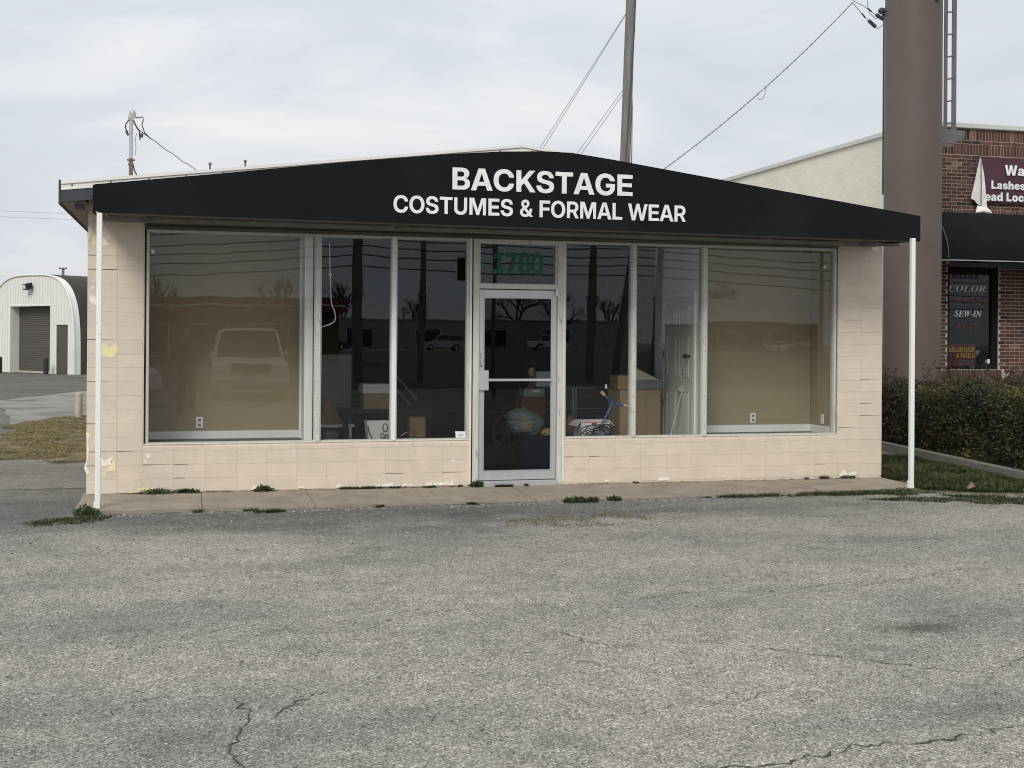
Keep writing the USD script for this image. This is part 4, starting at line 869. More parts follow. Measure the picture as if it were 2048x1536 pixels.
# service drop from the shop roof to the pole
def twist(path, r, wob, turns, seed):
    r_ = np.random.default_rng(seed); P = np.array(path); n = len(P); out = []
    ph = np.cumsum(r_.uniform(.6, 1.4, n)) * turns * 2 * math.pi / n
    for s in (0, math.pi):
        a = wob * (0.7 + .9 * r_.random(n))
        out.append(tube(P + np.column_stack([a * np.cos(ph + s) * .5, a * np.cos(ph + s) * .3, a * np.sin(ph + s)]), r, 5))
    return out
sd = Thing('service_cable', 'twisted overhead cable rising from the shop roof to the brown pole', 'cable', (2.4, 2.2, 3.3))
main = sag((1.9, 2.2, 3.38), (6.232, 3.714, 6.737), 0.17, 140)
for q in twist(main, .0058, .007, 30, 5):
    sd.add('strand', q, 'wire_grey')
sd.add('strand', tube(np.array([(4.33, 3.06, 5.04), (4.39, 3.07, 5.03), (4.45, 3.09, 5.07), (4.485, 3.10, 5.15), (4.49, 3.11, 5.22), (4.53, 3.12, 5.26)]), .0055, 5), 'wire_grey')
WH = (cx0 - .06, cy0 - .02, 6.76)
for pts in ([(6.232, 3.714, 6.737), (6.397, 3.714, 6.572), (6.529, 3.714, 6.462), (6.705, 3.769, 6.385), (6.892, 3.824, 6.528), WH], [(6.232, 3.714, 6.77), (6.452, 3.714, 6.682), (6.639, 3.714, 6.572), (6.782, 3.769, 6.55), (6.914, 3.824, 6.638), WH], [(6.507, 3.714, 6.88), (6.485, 3.714, 6.726), (6.529, 3.714, 6.594), (6.639, 3.736, 6.528), (6.782, 3.769, 6.572)]):
    sd.add('lead', tube(pts, .005, 5), 'wire_dark')
for p, q, r_ in (((6.507, 3.714, 6.484), (6.65, 3.747, 6.402), .028), ((6.639, 3.714, 6.583), (6.793, 3.769, 6.534), .028), ((6.386, 3.714, 6.588), (6.452, 3.714, 6.517), .012), ((6.485, 3.714, 6.671), (6.562, 3.714, 6.621), .012)):
    sd.add('splice', tube([p, np.array(p) * .97 + np.array(q) * .03, np.array(p) * .03 + np.array(q) * .97, q], [r_ * .6, r_, r_, r_ * .6], 8), 'wire_dark')

# wooden utility pole behind the shop with stays
up_ = Thing('utility_pole', 'leaning weathered wooden utility pole behind the shop roof', 'utility pole', (6.85, 16, -0.07))
ax = lambda z: 6.855 + 0.0300 * z
up_.add('timber', tube([(ax(z) , 16, z) for z in (-.07, 3, 6, 9, 12)], [.155, .142, .132, .124, .115], 14), 'pole_wood', smooth=40)
up_.add('ground_wire', tube([(ax(z) + dx, 15.86, z) for z, dx in ((0, -.02), (5.9, -.03), (7.6, .01), (8.6, .05), (9.3, .08), (12, .09))], .011, 6), 'wire_dark')
up_.add('riser', tube([(7.19, 15.95, 5.7), (7.20, 15.95, 7.4), (7.17, 15.95, 8.2), (7.165, 15.95, 8.5)], .012, 6), 'wire_dark')
up_.add('riser', tube([(7.13, 15.93, 5.7), (7.135, 15.93, 7.4), (7.14, 15.94, 8.4)], .008, 6), 'wire_grey')
up_.add('clamp', cat(cb(7.14, 7.19, 15.9, 15.97, 8.42, 8.46, .005), cb(7.14, 7.19, 15.9, 15.97, 8.52, 8.56, .005), cb(7.15, 7.19, 15.9, 15.97, 8.62, 8.64, .005)), 'wire_dark')
for nm, a, b in (('upper outer', (7.02, 16, 9.75), (3.9, 16.4, 4.75)), ('upper inner', (7.02, 16, 9.73), (4.02, 16.4, 4.75)), ('lower outer', (6.96, 16, 7.83), (5.0, 16.3, 5.05)), ('lower inner', (6.96, 16, 7.72), (5.15, 16.3, 5.05))):
    solo('stay_wire', tube([a, b], .009, 6), 'wire_grey', f'{nm} grey stay wire slanting left from the leaning wooden pole', 'wire')

# electric service mast over the left eave
ms = Thing('service_mast', 'grey electric mast with weatherhead rising over the left roof', 'mast', (-4.18, 2.0, 3.1))
ms.add('pipe', tube([(-4.18, 2.0, 3.62), (-4.18, 2.0, 4.14)], .022, 12), 'galvanised', smooth=40)
ms.add('lower_pipe', tube([(-4.18, 2.0, 2.9), (-4.18, 2.0, 3.66)], .024, 12), 'rusty_pipe', smooth=40)
ms.add('collar', cat(cb(-4.225, -4.135, 1.97, 2.03, 3.635, 3.65, .003), tube([(-4.18, 2, 3.58), (-4.18, 2, 3.60)], .034, 12)), 'rusty_pipe')
ms.add('weatherhead', cat(hull(np.vstack([ball((-4.165, 2.0, 4.185), .042, 2, (1, 1, 1.1))[0], ball((-4.18, 2.0, 4.13), .036, 2)[0]]))), 'galvanised', smooth=True)
for pts, r_ in (([(-4.15, 2, 4.15), (-4.10, 2, 4.14), (-4.05, 2, 4.155), (-4.045, 2, 4.12), (-4.06, 2, 4.06), (-4.03, 2, 3.97), (-3.96, 2, 3.90)], .007), ([(-4.20, 2, 4.12), (-4.24, 2, 4.06), (-4.245, 2, 4.02), (-4.215, 2, 3.94)], .008), ([(-4.16, 2, 4.12), (-4.13, 2, 4.05), (-4.09, 2, 3.99), (-4.08, 2, 3.88)], .009), ([(-4.15, 2, 4.08), (-4.11, 2, 4.01), (-4.04, 2, 3.96), (-3.96, 2, 3.905)], .006), ([(-4.12, 2, 3.96), (-4.13, 2, 3.9), (-4.125, 2, 3.8), (-4.13, 2, 3.7)], .003), ([(-4.155, 2, 3.58), (-4.14, 2, 3.52), (-4.10, 2, 3.44), (-4.07, 2, 3.38)], .009)):
    ms.add('lead', tube(pts, r_, 6), 'wire_dark', smooth=True)
ms.add('splice', tube([(-4.235, 2, 3.985), (-4.215, 2, 3.93)], .014, 8), 'wire_dark'); ms.add('splice', cb(-4.08, -4.045, 1.99, 2.01, 3.91, 3.96, .006), 'wire_dark')
ms.add('drop_cable', tube(sag((-3.96, 2, 3.905), (-2.2, 6.0, 3.42), .06, 30) + np.column_stack([np.zeros(30), np.zeros(30), .008 * np.sin(np.arange(30) * 1.9)]), .007, 6), 'wire_grey')

# ------------------------------------------------------------------ the hut on the left
hy = math.atan2(43.658 - 39.474, -11.477 + 8.119)                # the front wall runs away to the left
hut = Thing('quonset_hut', 'white fronted arched metal hut with dark roller door on the left', 'hut', (-8.10, 39.47, G), yaw=hy, local=True)
def hp(px_):
    return px_
HWD, HH = 6.3, 4.14                                               # width and height of the front
prof = []
for a in (np.linspace(-1, 1, 61) ** 3 * 0.4 + np.linspace(-1, 1, 61) * 0.6 + 1) * math.pi / 2:
    cx_, sx_ = math.cos(a), math.sin(a)
    prof.append((HWD / 2 - HWD / 2 * np.sign(cx_) * abs(cx_) ** 0.571, HH * sx_ ** 0.526))
prof = np.array(prof)                                             # local x runs along the front from the near right corner, local y is outwards = to the left of x
# local frame: +x along the front (away, left), +y into ... the hut body lies on the -y side (right/behind)
front_poly = Polygon(np.vstack([prof, [(HWD, 0), (0, 0)]])).buffer(0)
rc = lambda a, b, c, d: sbox(a, c, b, d)
DL, DR, DT = 4.66, 1.70, 2.83
rd = rc(DR, DL, -.1, DT); md = rc(0.48, 1.30, -.1, 2.04)
fw_ = front_poly.difference(rd).difference(md)
INW = -1.0                                                        # direction of the inside in local y
def fr(poly, d0, d1):
    q = prism(poly, abs(d1 - d0), 'xz', min(d0 * INW, d1 * INW)); return q
hut.add('front_wall', fr(fw_, 0.0, 0.30), 'hut_white')
for i, x in enumerate(np.arange(0.1, HWD, 0.20)):
    seg = front_poly.buffer(-.03).intersection(rc(x, x + .035, 0, HH + .1)).difference(rd.buffer(.04)).difference(md.buffer(.04)).buffer(0)
    for g in getattr(seg, 'geoms', [seg]):
        if g.area > .005:
            hut.add('cladding_rib', fr(g, -0.022, -0.0005), 'hut_white')
nsl = 30
door_p = hut.add('roller_door', fr(rc(DR, DL, 0.08, DT), 0.42, 0.45), 'shutter_brown')
for k in range(nsl):
    z0 = .10 + k * 2.72 / nsl
    hut.add('door_slat', fr(rc(DR + .01, DL - .01, z0 + .014, z0 + 2.72 / nsl - .008), 0.385, 0.42), 'shutter_brown', under=door_p)
hut.add('sill_plate', fr(rc(DR, DL, 0.0, 0.08), 0.36, 0.45), 'stub_wood')
hut.add('door_jamb', cat(fr(rc(DR - .055, DR, 0, DT + .06), -0.03, 0.0), fr(rc(DL, DL + .055, 0, DT + .06), -0.03, 0.0), fr(rc(DR, DL, DT, DT + .06), -0.03, 0.0), fr(rc(DL, DL + .05, 0, DT), 0.301, 0.46), fr(rc(DR - .05, DR, 0, DT), 0.301, 0.46), fr(rc(DR - .05, DL + .05, DT, DT + .05), 0.301, 0.46)), 'hut_white')
sdr = hut.add('side_door', fr(rc(0.49, 1.29, 0.01, 2.03), 0.03, 0.08), 'hut_door', label='plain brown side door')
hut.add('door_handle', fr(rc(1.18, 1.22, 0.98, 1.04), -0.02, 0.029), 'steel_grey', under=sdr)
# barrel: corrugated shell running back
LB = 16.0; nr = 60
ribs = []
pr2 = prof * np.array([1, 1])
for j in range(nr + 1):
    d = 0.28 + LB * j / nr
    s_ = 1.0 + (0.008 if j % 2 else 0.0)
    cxm = HWD / 2
    ribs.append(np.column_stack([(pr2[:, 0] - cxm) * s_ + cxm, np.full(len(pr2), d * INW), pr2[:, 1] * s_]))
vv = np.vstack(ribs); n_ = len(pr2); ff = []
for j in range(nr):
    for i in range(n_ - 1):
        a, b = j * n_ + i, j * n_ + i + 1
        ff += [[a, b, b + n_], [a, b + n_, a + n_]]
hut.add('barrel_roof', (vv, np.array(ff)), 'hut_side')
edge = prof * 1.0
hut.add('edge_trim', tube(np.column_stack([edge[:, 0], np.full(len(edge), 0.02 * -INW), edge[:, 1]]), .04, 6), 'hut_white', smooth=True)
fl = hut.add('floodlight', hull([(2.92, -INW * .10, 3.56), (3.24, -INW * .10, 3.50), (2.92, -INW * .10, 3.82), (3.24, -INW * .10, 3.80), (2.98, -INW * .32, 3.54), (3.26, -INW * .32, 3.50), (2.98, -INW * .36, 3.76), (3.26, -INW * .36, 3.74)]), 'black_paint', label='black flood lamp over the roller door')
hut.add('lamp_glass', hull([(3.02, -INW * .325, 3.56), (3.22, -INW * .325, 3.53), (3.02, -INW * .372, 3.73), (3.22, -INW * .372, 3.71), (3.02, -INW * .335, 3.56), (3.22, -INW * .335, 3.53)]), 'lamp_clear', under=fl)
hut.add('lamp_arm', bar((3.1, 0, 3.70), (3.1, -INW * .11, 3.68), .06), 'black_paint', under=fl)
for x, y, lb_ in ((-11.30, 42.0, 'black steel bollard at the far left of the roller door'), (-9.28, 40.25, 'black steel bollard between the roller door and the side door')):
    t = Thing('bollard', lb_, 'bollard', (x, y, G), group='bollards in front of the hut')
    t.add('post', tube([(x, y, G), (x, y, .58)], .10, 14), 'bollard_black', smooth=40)
    t.add('cap', lathe([(0, .06), (.06, .045), (.10, 0), (0, 0)], (x, y, .5805), 14), 'bollard_black', smooth=60)
# small things beside the left wall
solo('wooden_stub', cat(tube([(-5.64, 12.6, G), (-5.64, 12.6, .42), (-5.64, 12.6, .44)], [.075, .072, .05], 10)), 'stub_wood', 'short pale wooden post standing in the dry grass', 'post', smooth=40)
t = Thing('utility_cabinet', 'pale utility cabinet with blue top against the left shop wall', 'cabinet', (-4.7, 9.0, G))
t.add('cabinet_body', cb(-5.32, -4.60, 11.0, 11.5, G, 1.05, .01), 'meter_grey'); t.add('cabinet_top', cb(-5.34, -4.58, 10.98, 11.52, 1.0505, 1.16, .02), 'lid_blue')
t.add('cabinet_base', bx(-5.40, -4.56, 10.95, 11.55, G, .02), 'kerb_concrete')
# far poles
for x, y, h_, w_, lb_ in ((-13.48, 90, 6.87, .6, 'distant utility pole rising above the arched hut'),):
    t = Thing('distant_pole', lb_, 'utility pole', (x, y, G))
    t.add('timber', tube([(x, y, G), (x, y, h_)], [.16, .10], 8), 'pole_wood'); t.add('cross_arm', bx(x - w_ / 2, x + w_ / 2, y - .12, y - .11 + .06, h_ - .12, h_ - .02), 'pole_wood')
    t.add('insulator', cat(bx(x - .28, x - .22, y - .1, y - .06, h_ - .02, h_ + .06), bx(x + .22, x + .28, y - .1, y - .06, h_ - .02, h_ + .06)), 'steel_grey')
for x, h_, s_, lb_ in ((-2.55, 11.62, 1, 'left of two thin far mast tops peeping over the roof'), (-.55, 11.85, -1, 'right of two thin far mast tops peeping over the roof')):
    t = Thing('mast_top', lb_, 'mast', (x, 60, G))
    t.add('mast', tube([(x - .05 * s_, 60, G), (x, 60, h_)], [.09, .05], 8), 'steel_grey'); t.add('stay', tube([(x, 60, h_ - .25), (x + .45 * s_, 60, h_ - 1.4)], .02, 5), 'steel_grey'); t.add('stay', tube([(x, 60, h_ - .1), (x + .15 * s_, 60, h_ - 1.4)], .02, 5), 'steel_grey')
    t.add('tip', cb(x - .09, x + .09, 59.93, 60.07, h_ - .14, h_, .03), 'steel_grey')
for k, (z0, z1) in enumerate(((9.4, 9.35), (9.05, 8.95))):
    solo('far_wire', tube(sag((-60, 70, z0 + 1.2), (20, 74, z1 + .3), .5, 20), .010, 5), 'wire_grey', ('upper' if k == 0 else 'lower') + ' faint far wire crossing the sky at the left edge', 'wire')

# ------------------------------------------------------------------ brick salon on the right
sal = Thing('brick_salon', 'red brick salon with cream side wall on the right behind the pole', 'shop', (9.61, 7.0, G))
SX, SY, SH = 9.61, 7.0, 5.57
XE = 15.2
WX0, WX1, WZ0, WZ1 = 10.175, 11.275, 1.05, 3.02
wall = Polygon([(SX, G), (XE, G), (XE, SH), (SX, SH)]).difference(sbox(WX0, WZ0, WX1, WZ1))
sal.add('wall', prism(wall, 0.20, 'xz', SY + .008), 'brick_mortar')
sal.add('side_wall', bx(SX + .002, SX + .22, SY + .21, 34, G, SH), 'cream_masonry', label='cream painted side wall')
sal.add('rear_wall', bx(SX + .3, XE, 33.8, 34, G, SH), 'cream_masonry'); sal.add('flat_roof', bx(SX + .23, XE, SY + .3, 33.7, SH - .3, SH - .15), 'coping_metal')
sal.add('coping', cb(SX - .05, XE, SY - .05, SY + .28, SH + .002, SH + .10, .01), 'coping_metal'); sal.add('coping', cb(SX - .05, SX + .27, SY + .281, 34, SH + .0, SH + .098, .01), 'coping_metal')
tones = np.array([(.118, .062, .048), (.098, .052, .042), (.082, .045, .038), (.132, .074, .056), (.058, .036, .033), (.18, .125, .085), (.036, .026, .026)])
wts = [.28, .26, .20, .12, .08, .03, .03]
brs = []
def brick(x0, x1, z0, z1):
    if x1 > WX0 - .005 and x0 < WX1 + .005 and z1 > WZ0 - .005 and z0 < WZ1 + .005:
        if x0 < WX0 - .04: x1 = WX0 - .008
        elif x1 > WX1 + .04: x0 = WX1 + .008
        else: return
    x0, x1 = max(x0, SX), min(x1, XE)
    if x1 - x0 < .03: return
    d = RNG.normal(0, .0015)
    tn = tones[RNG.choice(7, p=wts)] * RNG.uniform(.88, 1.12)
    brs.append((bx(x0, x1, SY + .003 + d, SY + .012, z0, z1), tn, (x0, x1, z0, z1)))
def soldier(z0, z1, xa=SX, xb=XE, w=.0677):
    x = xa
    while x < xb:
        brick(x, min(x + w - .009, xb), z0, z1); x += w
CW, CHt = .2135, .0677
def stretch(z0, rows, off=0):
    for k in range(rows):
        x = SX - (CW / 2 if (k + off) % 2 else 0)
        while x < XE:
            brick(x, x + CW - .010, z0 + k * CHt, z0 + k * CHt + CHt - .010); x += CW
soldier(5.36, 5.56); stretch(5.29, 1); soldier(5.08, 5.28)
stretch(4.06, 15); soldier(3.84, 4.05); stretch(3.02 + .0, 12, 1)
r0 = int((WZ0 - G - .21) / CHt)
soldier(WZ0 - .20, WZ0 - .01, WX0 - .1, WX1 + .1)
for k in range(int((3.02 - G) / CHt)):
    z0 = 3.02 - (k + 1) * CHt
    if z0 < G: break
    x = SX - (CW / 2 if k % 2 else 0)
    while x < XE:
        a, b = x, x + CW - .010
        if not (z0 + CHt > WZ0 - .21 and z0 < WZ0 - .005 and b > WX0 - .1 and a < WX1 + .1):
            brick(a, b, z0, z0 + CHt - .010)
        x += CW
# bricks that show in the gap between pole and picture edge come one by one, the rest together
vis = [i for i, b in enumerate(brs) if b[2][0] > 9.95 and b[2][1] < 12.0 and (3.95 < b[2][2] or .95 < b[2][2] < 3.0) and not (b[2][0] > 10.85 and 4.2 < b[2][2] < 5.05)]
vis = sorted(vis, key=lambda i: -(brs[i][2][1] - brs[i][2][0]) * (brs[i][2][3] - brs[i][2][2]))[:300]
vs_ = set(vis)
for i in vis:
    sal.add('brick', brs[i][0], 'brick_clay', tone=brs[i][1])
rest = [brs[i] for i in range(len(brs)) if i not in vs_]
sal.add('brickwork', cat(*[b[0] for b in rest]), 'brick_clay', kind='stuff', tone=np.vstack([np.repeat(b[1][None], 8, 0) for b in rest]))
mat('frame_black', (0.010, 0.010, 0.011), 0.8, 0.12)
sw = sal.add('window', cat(bx(WX0, WX1, SY + .03, SY + .14, WZ1 - .07, WZ1), bx(WX0, WX1, SY + .03, SY + .14, WZ0, WZ0 + .06), bx(WX0, WX0 + .05, SY + .03, SY + .14, WZ0 + .061, WZ1 - .071), bx(WX1 - .13, WX1, SY + .03, SY + .14, WZ0 + .061, WZ1 - .071)), 'frame_black', label='dark salon window with white and maroon lettering')
sal.add('pane', bx(WX0 + .04, WX1 - .12, SY + .07, SY + .076, WZ0 + .05, WZ1 - .06), 'salon_glass', under=sw)
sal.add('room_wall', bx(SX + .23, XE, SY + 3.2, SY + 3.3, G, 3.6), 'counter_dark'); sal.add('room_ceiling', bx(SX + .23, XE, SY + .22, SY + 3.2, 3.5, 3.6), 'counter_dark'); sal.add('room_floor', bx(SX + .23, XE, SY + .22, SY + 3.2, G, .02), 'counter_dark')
MF = 'NotoSansMath-Regular.woff2'
def bi(s):                                                        # bold italic serif capitals
    return ''.join(chr(0x1D468 + ord(c) - 65) if 'A' <= c <= 'Z' else c for c in s)
YL = SY + .0685
for txt, x0, z0, h_, w_, m_ in (('RELAXER', 10.30, 2.755, .11, .58, 'ghost_letter'), ('COLOR', 10.235, 2.515, .115, .80, 'salon_letter'), ('WEAVES', 10.345, 2.285, .10, .70, 'faded_maroon'), ('SEW-IN', 10.36, 2.045, .115, .60, 'letter_white'), ('CUTS', 10.43, 1.82, .105, .45, 'faded_maroon')):
    s_ = bi(txt)
    try:
        gs = glyphs(s_, h_, font=MF, width=w_, depth=.002)
    except Exception:
        gs = glyphs(txt, h_, 700, width=w_, depth=.002, shear=.25)
    for ch, g in gs:
        sal.add('window_letter', on_wall(g, x0, YL, z0), m_, under=sw)
sal.add('window_sticker', bx(11.085, 11.14, YL - .001, YL, 1.165, 1.245), 'paper_white', under=sw); sal.add('window_sticker', bx(11.035, 11.07, YL - .001, YL, 1.17, 1.23), 'grey_box', under=sw)
# unlit sign and poster inside the pane
t = Thing('oval_sign', 'unlit red and blue oval tube sign behind the salon window', 'sign', (10.58, 7.14, 2.28))
th = np.linspace(0, 2 * math.pi, 40)
t.add('outer_tube', tube(np.column_stack([10.56 + .40 * np.cos(th), np.full(40, 7.16), 2.50 + .24 * np.sin(th)]), .012, 6, closed=False), 'neon_blue', smooth=True)
t.add('inner_tube', tube(np.column_stack([10.58 + .30 * np.cos(th), np.full(40, 7.16), 2.50 + .15 * np.sin(th)]), .012, 6, closed=False), 'neon_red', smooth=True)
t.add('bar_tube', tube([(10.35, 7.16, 2.40), (10.55, 7.16, 2.39), (10.80, 7.16, 2.41)], .012, 6), 'neon_red')
t = Thing('salon_poster', 'maroon poster with yellow lettering low in the salon window', 'poster', (10.55, 7.12, 1.08))
t.add('sheet', bx(10.245, 10.86, 7.11, 7.114, 1.11, 1.52), 'poster_maroon')
for txt, x0, z0, w_ in (('SALON HAIR', 10.275, 1.375, .56), ('& NAILS', 10.44, 1.265, .40)):
    for ch, g in glyphs(txt, .095, 800, width=w_, depth=.001):
        t.add('poster_letter', on_wall(g, x0, 7.1095, z0), 'poster_yellow')
t.add('small_print', cat(*[bx(10.47 + .01 * (k % 2), 10.80, 7.1085, 7.1098, 1.13 + k * .028, 1.142 + k * .028) for k in range(4)]), 'grey_box')
solo('salon_bowl', lathe([(0, 0), (.05, 0), (.10, .06), (.11, .10), (.10, .10), (.04, .02), (0, .02)], (11.0, 7.35, 1.30), 18), 'foam_white', 'pale bowl shape behind the salon window beside the poster', 'bowl', smooth=40)
solo('salon_stand', cb(10.88, 11.12, 7.22, 7.5, .02, 1.2995, .01), 'counter_dark', 'dark stand under the bowl behind the salon window', 'stand')
# salon awning: a quarter barrel
sa = Thing('salon_awning', 'black quarter round awning over the salon window', 'awning', (9.5, 6.5, 3.0))
AX0, AX1, AP = 9.50, 14.2, 1.02
qa = np.linspace(0, math.pi / 2, 15)
qp = [(SY - AP * math.sin(a), 3.06 + .92 * math.cos(a)) for a in qa]
outer = qp + [(SY - AP, 3.03)] + [(SY - AP + .006, 3.03)] + [(SY - (AP - .006) * math.sin(a), 3.06 + .914 * math.cos(a)) for a in qa[::-1]]
sa.add('fabric', prism(Polygon(outer).buffer(0), AX1 - AX0, 'yz', AX0), 'awning_black')
sa.add('end_panel', prism(Polygon(qp + [(SY - AP, 3.03), (SY, 3.06)]).buffer(0), .005, 'yz', AX0 - .0055), 'awning_black')
sa.add('seam_piping', tube([(AX0 - .008, y, z + .004) for y, z in qp], .006, 5), 'steel_grey'); sa.add('hem_trim', cat(bar((AX0, SY - AP - .006, 3.022), (AX1, SY - AP - .006, 3.022), .016), bar((AX0 - .012, SY - AP, 3.022), (AX0 - .012, SY - .01, 3.05), .014)), 'galvanised', label='pale trim along the awning hem')
sa.add('valance', bx(AX0 + .02, AX1, SY - AP + .01, SY - AP + .016, 2.90, 3.02), 'awning_black')
# banner
bn = Thing('salon_banner', 'torn maroon banner with white lettering on the brick salon', 'banner', (10.8, 6.93, 4.18))
n1, n2 = 24, 8
gx = np.linspace(10.80, 13.2, n1); gz = np.linspace(4.195, 5.045, n2)
bvv = np.array([(x, 6.935 + .012 * math.sin(x * 5 + z * 3) * (0.4 + .6 * (z < 4.6)), z - .01 * math.sin(x * 2.2)) for z in gz for x in gx]); bff = []
for j in range(n2 - 1):
    for i in range(n1 - 1):
        a = j * n1 + i; bff += [[a, a + 1, a + n1 + 1], [a, a + n1 + 1, a + n1]]
bb_ = bvv + np.array([0, .004, 0]); bn.add('cloth', cat((bvv, np.array(bff)), (bb_, np.array(bff)[:, ::-1])), 'banner_maroon', smooth=True)
for txt, x0, z0, h_ in (('Wa', 11.325, 4.715, .195), ('Lashes', 11.035, 4.45, .155), ('ead Loc', 10.90, 4.225, .160)):
    for ch, g in glyphs(txt, h_, 880, depth=.002, track=.02):
        if txt == 'ead Loc' and False: pass
        bn.add('letter', on_wall(g, x0, 6.918, z0), 'letter_white')
bn.add('folded_corner', cat(prism([(10.78, 5.03), (10.59, 4.25), (10.66, 4.22), (10.72, 4.16), (10.79, 4.12), (10.80, 4.5)], .006, 'xz', 6.905), prism([(10.785, 5.03), (10.805, 4.5), (10.795, 4.12), (10.84, 4.05), (10.93, 4.08), (10.91, 4.30), (10.86, 4.7)], .006, 'xz', 6.893)), 'banner_back', label='white folded back corner of the banner')
bn.add('torn_tail', hull([(10.66, 6.86, 3.985), (11.0, 6.84, 3.98), (10.72, 6.9, 4.12), (10.93, 6.9, 4.1), (10.8, 6.82, 4.02), (10.98, 6.86, 4.03)]), 'banner_back'); bn.add('cord', tube([(10.79, 6.90, 5.03), (10.79, 6.97, 5.10)], .006, 5), 'wire_dark')
bn.add('corner_line', tube([(10.795, 6.888, 4.95), (10.80, 6.888, 4.5), (10.80, 6.888, 4.12)], .006, 5), 'ink_grey')

# ------------------------------------------------------------------ planting on the right
def leaves(pts, size, tones_, seed, upness=.4, elong=2.2):
    """one folded leaf of four triangles at every point, its colour from tones_"""
    r = np.random.default_rng(seed); n = len(pts)
    d = r.normal(0, 1, (n, 3)); d[:, 2] = d[:, 2] * .6 + upness; d /= np.linalg.norm(d, axis=1, keepdims=True)
    a = np.cross(d, r.normal(0, 1, (n, 3))); a /= np.linalg.norm(a, axis=1, keepdims=True); nn = np.cross(d, a)
    L_ = size * r.uniform(.6, 1.3, n)[:, None]; W_ = L_ / elong
    base = pts; mid = pts + d * L_ * .5; tip = pts + d * L_
    v = np.stack([base, mid + a * W_ * .5 + nn * W_ * .15, tip, mid - a * W_ * .5 + nn * W_ * .15], 1)
    f = (np.array([[0, 1, 2], [0, 2, 3]])[None] + 4 * np.arange(n)[:, None, None]).reshape(-1, 3)
    tn = np.asarray(tones_)[r.integers(0, len(tones_), n)] * r.uniform(.7, 1.3, (n, 1))
    return (v.reshape(-1, 3), f), np.repeat(tn, 4, 0)
kerb_pts = [(6.75, 5.2), (6.503, 3.233), (6.336, 2.13), (6.10, .6), (5.908, -.739), (5.72, -2.2), (5.5, -4.0)]
kt = np.array(kerb_pts); tt = np.gradient(kt, axis=0); tt /= np.linalg.norm(tt, axis=1, keepdims=True); kn = np.stack([-tt[:, 1], tt[:, 0]], 1)
kn *= np.sign(kn[:, :1])
kb = Thing('planter_kerb', 'low concrete kerb under the hedge', None, (6.1, .6, G), kind='structure')
kb.add('kerb', prism(Polygon(np.vstack([kt, (kt + kn * .14)[::-1]])).buffer(0), .13, 'xy', G), 'kerb_concrete')
kb.add('planting_bed', prism(Polygon(np.vstack([kt + kn * .141, [(9.6, -4.0), (9.6, 6.9), (7.2, 6.9)][:3]])).buffer(0), .08, 'xy', G), 'soil')
hd = Thing('hedge', 'dense dark green hedge behind the low kerb right of the shop', 'hedge', (7.2, .8, .02))
r = np.random.default_rng(21)
def hedge_pts(n, seed):
    r = np.random.default_rng(seed); out = []
    while len(out) < n:
        y = r.uniform(-2.6, 5.1, 4 * n); w = r.uniform(0, 2.3, 4 * n) ** 1.0; h_ = r.uniform(.02, 1.30, 4 * n)
        x = np.interp(y, kt[::-1, 1], kt[::-1, 0]) + .12 + w
        lump = meshkit.fbm(np.column_stack([x * 1.3, y * 1.3, h_ * 1.6]), 3, 5)
        fine = meshkit.fbm(np.column_stack([x * 5, y * 5, h_ * 5]), 3, 8)
        top = .90 + .38 * (meshkit.fbm(np.column_stack([x * .9, y * .9, 0 * x]), 3, 4) - .3) + .16 * (fine - .5)
        edge = .02 + .24 * (1 - lump) + .15 * np.clip(.3 - h_, 0, 1)
        d = np.minimum(np.minimum(w - edge + .12, 2.3 - w), top - h_)
        keep = (d > 0) & ((d < .32) | (r.random(4 * n) < .12)) & (fine > .33)
        out += list(np.column_stack([x, y, h_])[keep])
    return np.array(out[:n])
hp_ = hedge_pts(90000, 22)
lm, lt = leaves(hp_, .060, [(.024, .034, .018), (.034, .044, .022), (.018, .026, .015), (.050, .056, .029), (.058, .050, .030), (.060, .043, .031)], 23, .35)
yl = np.clip(meshkit.fbm(np.repeat(hp_, 4, 0) * 1.1, 2, 77) - .5, 0, 1)[:, None] * 3
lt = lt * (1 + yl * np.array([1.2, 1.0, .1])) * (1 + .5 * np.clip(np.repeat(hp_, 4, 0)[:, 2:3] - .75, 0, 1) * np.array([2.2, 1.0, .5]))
hd.add('foliage', lm, 'leaf_green', kind='stuff', tone=lt)
tw = []
for k in range(240):
    y = r.uniform(-2.4, 4.0); x = np.interp(y, kt[::-1, 1], kt[::-1, 0]) + r.uniform(.35, 1.9)
    p0 = np.array([x, y, 0.0]); p2 = p0 + np.array([r.normal(0, .22), r.normal(0, .22), r.uniform(.6, 1.12)]); p1 = (p0 + p2) / 2 + r.normal(0, .06, 3)
    tw.append(tube([p0, p1, p2], [.010, .007, .003], 5))
hd.add('branches', cat(*tw), 'twig', kind='stuff')
rs = Thing('reddish_shrub', 'brown and reddish shrub growing against the brick salon wall', 'shrub', (11.4, 6.0, .02))
n = 26000; r = np.random.default_rng(31)
c_ = np.column_stack([r.uniform(8.9, 14.5, n), r.uniform(4.4, 6.7, n), r.uniform(.02, 1.35, n)])
tp_ = .86 + .5 * (meshkit.fbm(c_ * np.array([1.4, 1.4, 0]), 3, 6) - .45) + .35 * np.clip((c_[:, 0] - 10.2) / 3, 0, 1) * .4
c_ = c_[(c_[:, 2] < tp_) & (meshkit.fbm(c_ * 5, 3, 9) > .36)]
lm, lt = leaves(c_, .055, [(.15, .075, .045), (.11, .07, .04), (.075, .07, .035), (.19, .10, .06), (.06, .06, .03), (.13, .06, .04)], 32, .5)
rs.add('foliage', lm, 'leaf_green', kind='stuff', tone=lt)
tw = []
